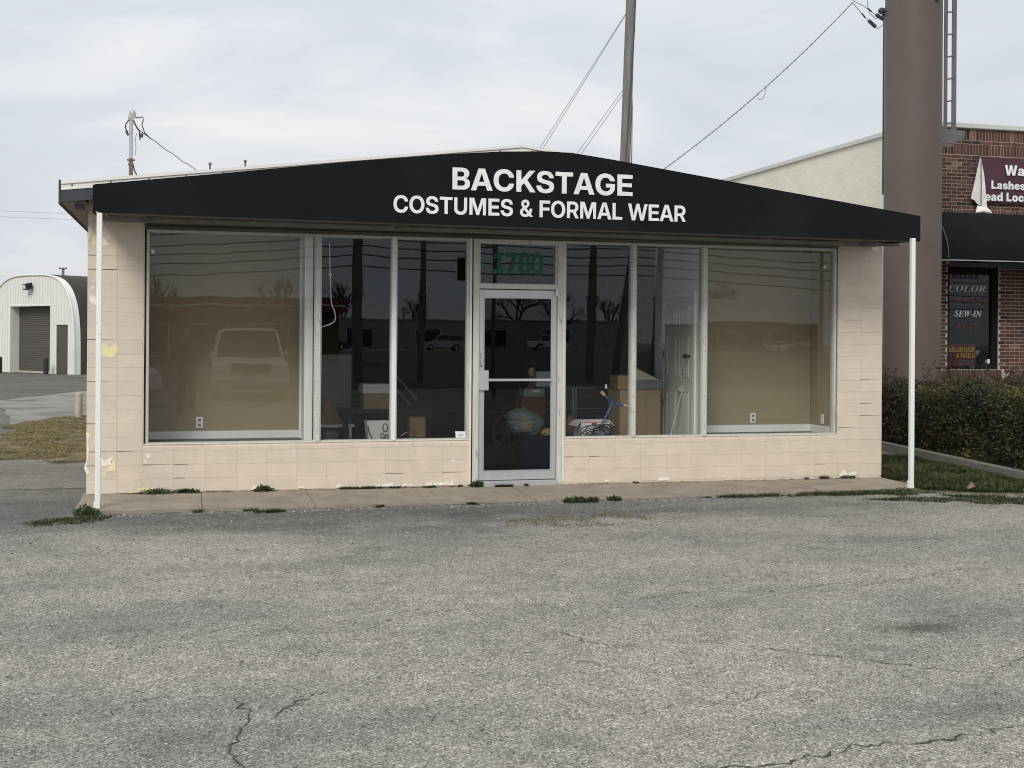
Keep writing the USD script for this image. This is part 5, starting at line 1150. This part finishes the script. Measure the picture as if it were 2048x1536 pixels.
for k in range(90):
    p0 = np.array([r.uniform(9.2, 14), r.uniform(4.8, 6.5), 0.0]); p2 = p0 + np.array([r.normal(0, .15), r.normal(0, .15), r.uniform(.7, 1.25)])
    tw.append(tube([p0, (p0 + p2) / 2 + r.normal(0, .04, 3), p2], [.008, .006, .003], 5))
rs.add('branches', cat(*tw), 'twig', kind='stuff')
sp, st_ = [], []
r = np.random.default_rng(44)
for k in range(70):                                               # long shoots above the clipped top
    y = r.uniform(-2.2, 4.6); x = np.interp(y, kt[::-1, 1], kt[::-1, 0]) + r.uniform(.3, 2.1)
    p0 = np.array([x, y, .85]); p2 = p0 + np.array([r.normal(0, .12), r.normal(0, .12), r.uniform(.22, .48)]); sp.append(tube([p0, (p0 + p2) / 2 + r.normal(0, .02, 3), p2], [.004, .003, .0015], 4))
    st_.append(p0 + (p2 - p0) * r.uniform(.3, 1, (14, 1)) + r.normal(0, .018, (14, 3)))
lm, lt = leaves(np.vstack(st_), .05, [(.045, .04, .022), (.06, .038, .026), (.03, .04, .02)], 45, .7, 2.6)
hd.add('shoots', cat(*sp), 'twig', kind='stuff'); hd.add('shoot_leaves', lm, 'leaf_green', kind='stuff', tone=lt)

def blades(reg, n, h0, h1, tones_, seed, w=.004, lean=.5, z=G, cut=(.36, .60)):
    """grass blades of one bent strip each over a region (shapely polygon)"""
    r = np.random.default_rng(seed); x0, y0, x1, y1 = reg.bounds; P = []
    from shapely import contains_xy
    while len(P) < n:
        c = np.column_stack([r.uniform(x0, x1, n * 2), r.uniform(y0, y1, n * 2)]); k = contains_xy(reg, c[:, 0], c[:, 1])
        c = c[k]; den = meshkit.fbm(np.column_stack([c * 2.4, 0 * c[:, :1]]), 3, seed)
        P += list(c[den > r.uniform(cut[0], cut[1], len(c))])
    P = np.array(P[:n]); th = r.uniform(0, 6.28, n); h_ = r.uniform(h0, h1, n); ln = h_ * r.uniform(.1, 1, n) * lean * 2
    d = np.stack([np.cos(th), np.sin(th)], 1); s_ = np.stack([-np.sin(th), np.cos(th)], 1) * (w * r.uniform(.6, 1.5, n))[:, None]
    b = np.column_stack([P, np.full(n, z)])
    m_ = b + np.column_stack([d * (ln * .35)[:, None], h_ * .62]); tip = b + np.column_stack([d * ln[:, None], h_])
    s3 = np.column_stack([s_, np.zeros(n)])
    v = np.stack([b - s3, b + s3, m_ - s3 * .7, m_ + s3 * .7, tip], 1)
    f = (np.array([[0, 1, 3], [0, 3, 2], [2, 3, 4]])[None] + 5 * np.arange(n)[:, None, None]).reshape(-1, 3)
    tn = np.asarray(tones_)[r.integers(0, len(tones_), n)] * r.uniform(.75, 1.25, (n, 1))
    return (v.reshape(-1, 3), f), np.repeat(tn, 5, 0)
GR = [(.040, .060, .022), (.030, .047, .018), (.055, .070, .027), (.085, .085, .042), (.024, .036, .016)]
gv, gt = [], []
def grow(*a, **k):
    m_, t_ = blades(*a, **k); gv.append(m_); gt.append(t_)
lawn = blob([(4.53, .9), (4.53, -.5), (4.35, -1.15), (4.9, -1.5), (5.6, -1.75), (5.78, -1.3), (5.9, -.7), (6.3, 2.1), (5.6, 2.6), (4.6, 2.3)], .04, 6, 51)
solo('lawn_soil', prism(lawn.buffer(.03), .02, 'xy', G - .004), 'soil', 'patch of dark soil under the grass between shop and kerb', None, kind='structure')
grow(lawn, 52000, .015, .065, GR, 52, w=.006, lean=.9, z=G + .012, cut=(.12, .5))
edge_r = unary_union([blob([(1.6, -1.10), (4.3, -1.06), (4.4, -1.30), (3.0, -1.26), (1.7, -1.22)], .02, 6, 53)])
grow(edge_r, 4200, .008, .045, GR + [(.14, .13, .065), (.11, .115, .05)], 54, lean=.9, cut=(.42, .60))
grow(blob([(4.2, -1.35), (4.7, -2.1), (5.6, -2.5), (6.0, -2.2), (5.0, -1.7)], .05, 5, 55), 2600, .008, .035, GR, 56, lean=1)
grow(blob([(3.2, -1.62), (3.8, -1.85), (4.3, -2.15), (4.9, -2.35), (4.8, -2.0), (4.3, -1.7), (3.8, -1.5)], .06, 5, 57), 2600, .006, .03, GR + [(.14, .13, .065)], 58, lean=1, cut=(.45, .62))
grow(blob([(-3.98, -.07), (-3.5, -.05), (-3.5, .02), (-3.98, .02)], .02, 4, 59), 1100, .015, .06, GR, 60, z=-.03)
grow(blob([(-1.95, -.06), (-.62, -.05), (-.62, .01), (-1.95, .01)], .004, 8, 61), 1300, .01, .04, GR, 62, z=-.03)
grow(blob([(-.52, -.12), (.1, -.10), (.1, -.03), (-.52, -.03)], .02, 5, 63), 900, .01, .04, GR, 64, z=-.04)
grow(blob([(.15, -1.16), (.55, -1.12), (.5, -1.26), (.2, -1.25)], .03, 4, 65), 700, .02, .06, GR, 66)
grow(blob([(-2.9, -1.2), (-2.3, -1.15), (-2.3, -1.28), (-2.9, -1.3)], .03, 4, 67), 600, .01, .035, GR, 68)
grow(blob([(-5.0, -1.55), (-4.4, -1.15), (-4.15, -1.25), (-4.3, -1.6), (-4.8, -1.75)], .04, 5, 69), 1500, .006, .032, GR + [(.15, .14, .07), (.12, .12, .06)], 70, lean=1, cut=(.44, .62))
tr_r = np.random.default_rng(404)
for k in range(20):                                               # tiny tufts in the cracks of wall foot and slab edge
    x = tr_r.uniform(-4.3, 4.3); front = tr_r.random() < .6
    y = -1.13 if front else -.03; w_ = tr_r.uniform(.02, .10)
    grow(sbox(x - w_, y - .03, x + w_, y + .015), int(60 + 700 * w_), .008, tr_r.uniform(.02, .05), GR + [(.14, .13, .065), (.10, .11, .045)], 500 + k, lean=1.1, z=G if front else -.035, cut=(.0, .9))
grow(blob([(4.6, .6), (4.6, -1.2), (5.7, -1.5), (6.1, 1.4)], .03, 5, 77), 5200, .03, .09, [(.07, .085, .03), (.12, .12, .055), (.045, .06, .024)], 78, w=.007, lean=1.0, z=G + .012, cut=(.5, .62))
MO = [(.16, .145, .075), (.12, .115, .06), (.20, .17, .10)]
grow(blob([(-.9, -2.2), (.5, -1.95), (.7, -2.4), (.1, -2.75), (-.8, -2.6)], .05, 5, 71), 1500, .004, .018, MO, 72)
solo('grass', cat(*gv), 'grass_blade', 'short green grass and weeds along the sidewalk and by the kerb', 'grass', kind='stuff', tone=np.vstack(gt))
# dry grass by the left wall
DG = [(.36, .285, .155), (.29, .24, .125), (.42, .34, .20), (.20, .19, .09), (.26, .185, .115), (.15, .16, .07)]
dry = blob([(-4.55, 4.1), (-5.2, 4.15), (-5.75, 4.6), (-6.25, 5.6), (-6.35, 7.4), (-6.2, 9.0), (-6.25, 11.0), (-5.8, 12.6), (-5.2, 13.0), (-4.6, 12.6)], .10, 7, 81)
solo('dry_soil', prism(dry.buffer(-.12), .012, 'xy', G + .002), 'soil', 'bare soil under the dry grass beside the left wall', None, kind='structure')
dm, dt = blades(dry.buffer(.25), 80000, .006, .03, DG + [(.12, .14, .055), (.22, .16, .10)], 82, w=.005, lean=1.5, z=G + .010, cut=(.30, .62))
solo('dry_grass', dm, 'grass_blade', 'patch of dry tan grass beside the left shop wall', 'grass', kind='stuff', tone=dt)
# single weeds that stand out
def weed(x, y, z, r_, h_, seed, label):
    r = np.random.default_rng(seed); t = Thing('weed', label, 'weed', (x, y, z))
    n = 260; a = r.uniform(0, 6.28, n); d = r.uniform(0, 1, n) ** .7 * r_
    P = np.column_stack([x + d * np.cos(a), y + d * np.sin(a) * .5, z + r.uniform(0, 1, n) * h_ * (1 - .6 * d / r_)])
    lm, lt = leaves(P, .035, [(.06, .088, .034), (.085, .11, .045), (.045, .066, .03)], seed + 1, .5, 1.8)
    t.add('leaf_mass', lm, 'leaf_green', tone=lt)
    t.add('stem', cat(*[tube([(x, y, z), (x + r.normal(0, .4) * r_, y + r.normal(0, .2) * r_, z + h_ * .8)], [.003, .0015], 5) for _ in range(6)]), 'twig')
weed(-2.75, -.05, -.03, .085, .075, 201, 'leafy weed at the wall foot below the left big window')
weed(-3.80, -.05, -.025, .17, .055, 203, 'widest weed clump at the wall foot near the left post')
weed(-3.47, -.05, -.03, .08, .04, 205, 'low weed at the wall foot right of the widest clump')
weed(-4.40, -1.14, -.06, .11, .09, 207, 'weed at the sidewalk corner beside the left post')
weed(.30, -1.16, -.07, .12, .05, 209, 'flat weed at the sidewalk edge before the door')
weed(.72, -1.15, -.07, .07, .04, 211, 'small flat weed right of the one before the door')
weed(3.95, -1.30, -.07, .22, .07, 213, 'broad weed at the foot of the right post')
weed(-.47, -.06, -.03, .07, .06, 215, 'weed at the left foot of the door frame')
t = Thing('dead_leaf', 'curled tan dead leaf lying on the grass by the kerb', 'leaf', (4.79, -1.32, -.05))
t.add('blade', (np.array([(4.70, -1.33, -.04), (4.78, -1.36, -.01), (4.80, -1.31, .05), (4.84, -1.33, .0), (4.90, -1.31, -.03), (4.83, -1.28, -.02), (4.79, -1.29, .02)]), np.array([[0, 1, 2], [1, 3, 2], [3, 4, 5], [2, 3, 6], [3, 5, 6], [0, 2, 6]])), 'dead_leaf_tan')
t.add('stalk', tube([(4.70, -1.33, -.04), (4.64, -1.34, -.035)], .003, 5), 'twig')
for i, (x, y, l_) in enumerate(((-5.35, 6.9, .30), (-4.95, 5.6, .22), (-5.6, 5.3, .10))):
    solo('litter_scrap', hull([(x, y, G + .03), (x + l_, y + .03, G + .04), (x + l_ * .8, y - .02, G + .075), (x + .03, y - .03, G + .06)]), 'paper_white', ('long', 'short', 'tiny')[i] + ' white scrap of litter on the dry grass', 'litter')

# ------------------------------------------------------------------ across the street and behind the camera: what the panes mirror
def car(name, label, base, yaw, paint, kind='sedan', rack=False):
    """front looks along local -y"""
    t = Thing(name, label, 'car', base, yaw=yaw, local=True)
    hw = .92 if kind != 'sedan' else .86; Ln = 4.9 if kind != 'sedan' else 4.5
    hood, belt, roof = (1.02, 1.12, 1.86) if kind != 'sedan' else (.86, .95, 1.44)
    side = [(0, .38), (0.02, .72), (.10, hood - .10), (.25, hood - .02), (1.25, hood + .04), (1.45, belt), (Ln - .15, belt), (Ln, belt - .12), (Ln, .42), (Ln - .1, .32), (.1, .30)]
    q = Polygon(side).buffer(0)
    for wy in (.95, Ln - 1.0):
        th = np.linspace(0, 2 * math.pi, 20); q = q.difference(Polygon([(wy + .38 * math.cos(a), .34 + .38 * math.sin(a)) for a in th]))
    body = prism(q, 2 * hw - .12, 'yz', -hw + .06)
    core = prism(q.buffer(-.05), 2 * hw, 'yz', -hw)
    t.add('body', cat(body, core, bx(-hw + .3, hw - .3, .3, Ln - .3, .25, .6)), paint)
    if kind == 'pickup': c0, c1, r0, r1_ = 1.45, 3.3, 1.95, 3.15
    elif kind == 'suv': c0, c1, r0, r1_ = 1.35, Ln - .1, 2.15, Ln - .45
    else: c0, c1, r0, r1_ = 1.35, Ln - .55, 2.1, Ln - 1.35
    cw = hw - .06; rw = hw - .20
    low = [(-cw, c0, belt), (cw, c0, belt), (cw, c1, belt), (-cw, c1, belt)]; hi = [(-rw, r0, roof - .06), (rw, r0, roof - .06), (rw, r1_, roof - .06), (-rw, r1_, roof - .06)]
    gl_ = t.add('cabin_glass', hull(low + hi), 'car_glass')
    t.add('roof_panel', hull([(-rw - .01, r0 - .03, roof - .07), (rw + .01, r0 - .03, roof - .07), (rw + .01, r1_ + .03, roof - .07), (-rw - .01, r1_ + .03, roof - .07), (-rw + .08, r0 + .12, roof), (rw - .08, r0 + .12, roof), (rw - .08, r1_ - .1, roof), (-rw + .08, r1_ - .1, roof)]), paint)
    for s in (-1, 1):
        for k, (a, b) in enumerate(((low[0] if s < 0 else low[1], hi[0] if s < 0 else hi[1]), (low[3] if s < 0 else low[2], hi[3] if s < 0 else hi[2]), ((s * cw, (c0 + c1) / 2, belt), (s * rw, (r0 + r1_) / 2, roof - .06)))):
            t.add('pillar', bar(a, b, .07, .05), paint)
        t.add('mirror', cb(s * (hw + .02) - .08, s * (hw + .02) + .08, c0 + .35, c0 + .45, belt, belt + .14, .02), paint)
        for wy in (.95, Ln - 1.0):
            w_ = t.add('wheel', turn(shift(lathe([(.0, 0), (.30, 0), (.335, .03), (.335, .19), (.30, .22), (0, .22)], (0, 0, 0), 22), (0, 0, -.11)), math.pi / 2, 'y')[0] + np.array([s * (hw - .12), wy, .335]) if False else shift(turn(shift(lathe([(.0, 0), (.30, 0), (.335, .03), (.335, .19), (.30, .22), (0, .22)], (0, 0, 0), 22), (0, 0, -.11)), math.pi / 2, 'y'), (s * (hw - .12), wy, .335)), 'tyre_black', smooth=40)
            t.add('rim', shift(turn(lathe([(0, 0), (.2, 0), (.2, .02), (0, .03)], (0, 0, 0), 16), s * math.pi / 2, 'y'), (s * (hw - .008), wy, .335)), 'chrome', smooth=40, under=w_)
        t.add('headlight', hull([(s * (hw - .08), -.01, hood - .10), (s * (hw - .40), -.035, hood - .12), (s * (hw - .08), -.01, hood - .30), (s * (hw - .42), -.035, hood - .26), (s * (hw - .08), .06, hood - .10), (s * (hw - .40), .06, hood - .12), (s * (hw - .08), .06, hood - .30), (s * (hw - .42), .06, hood - .26)]), 'lamp_clear')
    g_ = t.add('grille', bx(-hw + .44, hw - .44, -.03, .04, hood - .30, hood - .08), 'black_paint')
    t.add('grille_trim', cat(bar((-.28, -.04, hood - .07), (-.20, -.04, hood - .31), .03), bar((.28, -.04, hood - .07), (.20, -.04, hood - .31), .03), bar((-.45, -.035, hood - .07), (.45, -.035, hood - .07), .03), bar((-.24, -.04, hood - .31), (.24, -.04, hood - .31), .03)), 'chrome', under=g_)
    t.add('bumper', cb(-hw + .02, hw - .02, -.09, .10, .38, .58, .03), 'chrome' if kind != 'sedan' else paint)
    if rack:
        for s in (-1, 1): t.add('roof_rail', bar((s * (rw - .1), r0 + .2, roof + .05), (s * (rw - .1), r1_ - .2, roof + .05), .04), 'chrome')
        for y in (r0 + .4, r1_ - .5): t.add('cross_bar', bar((-rw + .1, y, roof + .06), (rw - .1, y, roof + .06), .04), 'steel_grey')
    return t
car('white_suv', 'white sport utility vehicle with roof rack parked behind the photographer', (-2.02, -18.2, G), math.pi, 'car_white', 'suv', True)
car('parked_hatchback', 'white car parked left of the roof rack vehicle, mirrored in the left window', (-4.9, -16.3, G), math.pi - .45, 'car_white', 'sedan')
FAR = [('white_pickup', 'white pickup truck parked across the street, mirrored right of the door', (42.0, -133, G), math.pi / 2, 'car_white', 'pickup'), ('silver_wagon', 'silver wagon parked across the street, mirrored left of the door', (23.6, -133, G), -math.pi / 2, 'car_silver', 'suv'),
       ('white_sedan', 'white sedan parked before the pale hip roofed building', (70.5, -134, G), -math.pi / 2 - .5, 'car_white', 'sedan'), ('silver_pickup', 'silver pickup beside the white sedan before the hip roofed building', (74.5, -135, G), -math.pi / 2 - .8, 'car_silver', 'pickup'),
       ('dark_sedan', 'dark sedan mirrored in the left dark window', (14.5, -132, G), math.pi / 2, 'car_dark', 'sedan')]
for a in FAR: car(*a)
# photographer
def chain(js, rs):
    out = None
    for i in range(len(js) - 1):
        h_ = manifold3d.Manifold.hull(manifold3d.Manifold.batch_hull([manifold3d.Manifold.sphere(rs[i], 20).translate(js[i]), manifold3d.Manifold.sphere(rs[i + 1], 20).translate(js[i + 1])]) if False else manifold3d.Manifold.batch_hull([manifold3d.Manifold.sphere(rs[i], 20).translate(js[i]), manifold3d.Manifold.sphere(rs[i + 1], 20).translate(js[i + 1])]))
        out = h_ if out is None else out + h_
    return out
def figure(man, edge=.02, it=8):
    man = man.refine_to_length(edge); v, f = vf(man); q = trimesh.Trimesh(v, f, process=True)
    trimesh.smoothing.filter_taubin(q, iterations=it); return q
px0, py0 = -3.60, -13.32
J = lambda x, y, z: (px0 + x, py0 + y, z)
man = chain([J(0, 0, 1.00), J(0, 0, 1.20), J(0, -.01, 1.36)], [.15, .135, .14]) + chain([J(-.17, -.01, 1.40), J(.17, -.01, 1.40)], [.07, .07]) + chain([J(0, -.01, 1.42), J(0, .0, 1.53)], [.06, .055]) + chain([J(0, .01, 1.60), J(0, .02, 1.68)], [.085, .095])
for s in (-1, 1):
    man += chain([J(s * .19, -.01, 1.39), J(s * .24, .08, 1.16), J(s * .10, .27, 1.50)], [.058, .045, .032])
    man += chain([J(s * .09, 0, .98), J(s * .11, .01, .52), J(s * .12, -.02, .05)], [.105, .07, .05]) + chain([J(s * .12, -.05, .0), J(s * .13, .13, -.02)], [.05, .035])
    man += chain([J(s * .10, .27, 1.50), J(s * .07, .31, 1.56)], [.03, .028])
    for k in range(5):
        a = J(s * (.07 - .008 * k), .325, 1.545 + .012 * k); b = J(s * (.04 - .006 * k), .355, 1.555 + .013 * k)
        man += chain([a, ((a[0] + b[0]) / 2, (a[1] + b[1]) / 2 + .012, (a[2] + b[2]) / 2), b], [.010, .009, .008])
man += chain([J(0, .105, 1.63), J(0, .125, 1.60)], [.014, .016]) + chain([J(-.095, .01, 1.63), J(-.095, .015, 1.66)], [.015, .018]) + chain([J(.095, .01, 1.63), J(.095, .015, 1.66)], [.015, .018])
pers = Thing('person', 'photographer in dark clothes holding up a phone, mirrored in the left window', 'person', (px0, py0, G))
pers.add('body', figure(man), 'skin', smooth=True)
tr_ = None
for s in (-1, 1):
    q = chain([J(s * .085, 0, 1.0), J(s * .11, .01, .52), J(s * .12, -.02, .06)], [.125, .095, .082]); tr_ = q if tr_ is None else tr_ + q
pers.add('trousers', figure(tr_, .03, 4), 'cloth_brown', smooth=True)
jk = chain([J(0, 0, .96), J(0, 0, 1.20), J(0, -.01, 1.36)], [.17, .155, .165]) + chain([J(-.17, -.01, 1.40), J(.17, -.01, 1.40)], [.085, .085])
for s in (-1, 1):
    jk += chain([J(s * .19, -.01, 1.39), J(s * .245, .08, 1.155), J(s * .125, .24, 1.455)], [.075, .062, .048])
pers.add('jacket', figure(jk, .03, 4), 'cloth_dark', smooth=True)
hr = manifold3d.Manifold.sphere(.108, 24).translate(J(0, -.005, 1.685)) - manifold3d.Manifold.cube((.4, .2, .3)).translate(J(-.2, .06, 1.45))
pers.add('hair', figure(hr, .03, 3), 'hair_brown', smooth=True)
for s in (-1, 1):
    pers.add('shoe', figure(chain([J(s * .12, -.06, -.01), J(s * .135, .15, -.03)], [.06, .042]), .03, 3), 'black_paint', smooth=True); pers.add('eye', ball(J(s * .034, .108, 1.665), .011), 'black_paint', smooth=True)
pers.add('mouth', bx(px0 - .022, px0 + .022, py0 + .098, py0 + .104, 1.568, 1.574), 'red_ink')
solo('phone', cb(px0 - .04, px0 + .04, py0 + .362, py0 + .37, 1.52, 1.60 - .005, .004), 'black_paint', 'black phone held up in both hands by the photographer', 'phone')

def building(name, label, x0, x1, y0, y1, h_, wallm, roof=None, fascia=None, openings=()):
    t = Thing(name, label, 'building', ((x0 + x1) / 2, y1, G))
    t.add('wall', bx(x0, x1, y0, y1, G, h_), wallm)
    if fascia: t.add('fascia', bx(x0 - .4, x1 + .4, y0 - .4, y1 + .9, h_, h_ + fascia[0]), fascia[1]); t.add('fascia_stripe', bx(x0 - .41, x1 + .41, y1 + .901, y1 + .93, h_ + fascia[0] * .42, h_ + fascia[0] * .5), 'white_trim')
    else: t.add('parapet', bx(x0 - .1, x1 + .1, y0 - .1, y1 + .1, h_, h_ + .2), wallm)
    if roof:
        e = 1.0; ym = (y0 + y1) / 2; t.add('hip_roof', hull([(x0 - e, y0 - e, h_ + .21), (x1 + e, y0 - e, h_ + .21), (x1 + e, y1 + e, h_ + .21), (x0 - e, y1 + e, h_ + .21), (x0 + 2.5, ym, h_ + roof), (x1 - 2.5, ym, h_ + roof)]), 'metal_roof_pale')
    for a, b, c, d in openings: 
        w_ = t.add('window', cat(bx(a, b, y1 + .002, y1 + .05, c, d)), 'white_trim'); t.add('pane', bx(a + .06, b - .06, y1 + .0501, y1 + .06, c + .06, d - .06), 'car_glass', under=w_)
    return t
building('red_trim_store', 'brown store with deep red fascia mirrored in the left windows', -16, 5.0, -76, -60, 2.95, 'brown_wall', fascia=(.82, 'red_fascia'), openings=[(-14 + 3.4 * k, -11.6 + 3.4 * k, .3, 2.3) for k in range(5)])
building('hip_roof_shop', 'pale hip roofed building mirrored in the right big window', 64.0, 82.0, -156, -141, 3.6, 'brown_wall', roof=3.6, openings=[(66 + 4 * k, 69 + 4 * k, .5, 2.4) for k in range(4)])
building('long_warehouse', 'long low grey warehouse mirrored in the middle windows', 13.0, 55, -170, -146, 3.7, 'grey_wall', openings=[(16 + 9 * k, 19.5 + 9 * k, .2, 2.6) for k in range(4)])
POL = [((2.18, -30), .30, .0, 9.5, 'stout leaning wooden pole across the street, mirrored in the left dark window'), ((4.40, -30), .22, .03, 10, 'upright wooden pole across the street mirrored left of the door'), ((10.82, -30), .26, .03, 10, 'collared wooden pole mirrored right of the door'),
       ((11.75, -30), .26, .14, 10.5, 'tilted wooden pole mirrored right of the door'), ((13.32, -30), .24, .06, 10, 'wooden pole mirrored before the white inner door')]
for (x, y), w_, ln, h_, lb_ in POL:
    t = Thing('street_pole', lb_, 'utility pole', (x, y, G))
    t.add('timber', tube([(x, y, G), (x + ln * h_, y, h_)], [w_ * .62, w_ * .5], 12), 'pole_wood', smooth=40)
    t.add('cross_arm', cb(x + ln * h_ - 1.1, x + ln * h_ + 1.1, y - .2, y - .08, h_ - .7, h_ - .56, .01), 'pole_wood')
    t.add('band', tube([(x + ln * 3.0, y, 3.0), (x + ln * 3.08, y, 3.08)], w_ * .85, 12), 'steel_grey')
for k, (z0, dp, y) in enumerate(((3.75, .35, -30.0), (4.15, .40, -30.2), (4.45, .45, -29.8), (4.80, .5, -30.3), (5.2, .5, -30.1))):
    solo('street_wire', tube(np.vstack([sag((-40, y, z0 + .1), (2.18, y, z0 + .35), .9, 20), sag((2.2, y, z0 + .35), (12.4, y, z0 + .2), dp * .3, 14)[1:], sag((12.42, y, z0 + .2), (60, y, z0 + .4), .8, 20)[1:]]), .022, 5), 'wire_dark', ('lowest', 'second lowest', 'middle', 'second highest', 'highest')[k] + ' dark street wire mirrored across the upper panes', 'wire')
def tree(x, y, h_, seed, label):
    r = np.random.default_rng(seed); t = Thing('bare_tree', label, 'tree', (x, y, G)); segs = []
    def grow_(p, d, l_, rad, lev):
        q = p + d * l_; segs.append((lev, tube([p, (p + q) / 2 + r.normal(0, l_ * .04, 3), q], [rad, rad * .8, rad * .62], 6 if lev < 2 else 4)))
        if lev >= 5: return
        for _ in range(3 if lev else 4):
            nd = d + r.normal(0, .42, 3) + np.array([0, 0, .12]); nd /= np.linalg.norm(nd)
            grow_(q - d * l_ * r.uniform(0, .25), nd, l_ * r.uniform(.58, .8), rad * .6, lev + 1)
    grow_(np.array([x, y, G]), np.array([0, 0, 1.0]), h_ * .28, h_ * .025, 0)
    t.add('trunk', cat(*[s for l_, s in segs if l_ < 2]), 'bark'); t.add('crown', cat(*[s for l_, s in segs if l_ >= 2]), 'bark')
for k, (x, y, h_) in enumerate(((19, -176, 13), (30, -178, 10), (43, -140, 9), (47, -176, 14), (54, -176, 12), (60, -172, 12), (76, -166, 13), (88, -160, 10), (-6, -84, 8), (3, -84, 7.5))):
    tree(x, y, h_, 300 + k, ('tall bare tree behind the left end of the grey warehouse', 'low bare tree behind the middle of the grey warehouse', 'bare tree in front of the right end of the grey warehouse', 'tallest bare tree behind the grey warehouse', 'bare tree behind the right end of the grey warehouse', 'bare tree between warehouse and hip roofed building', 'bare tree behind the hip roofed building', 'small bare tree right of the hip roofed building', 'bare tree behind the left of the red trimmed store', 'bare tree behind the right of the red trimmed store')[k])
t = Thing('hanging_sign', 'dark square sign panel on a pole mirrored beside the door', 'sign', (3.86, -20, G))
t.add('panel', cb(3.62, 4.10, -20.06, -20, 3.18, 3.78, .01), 'black_paint'); t.add('arm', tube([(3.86, -20.1, 3.78), (3.86, -20.1, 4.05), (4.7, -20.1, 4.1)], .03, 8), 'steel_grey'); t.add('post', tube([(4.7, -20.1, G), (4.7, -20.1, 4.2)], .06, 10), 'steel_grey')
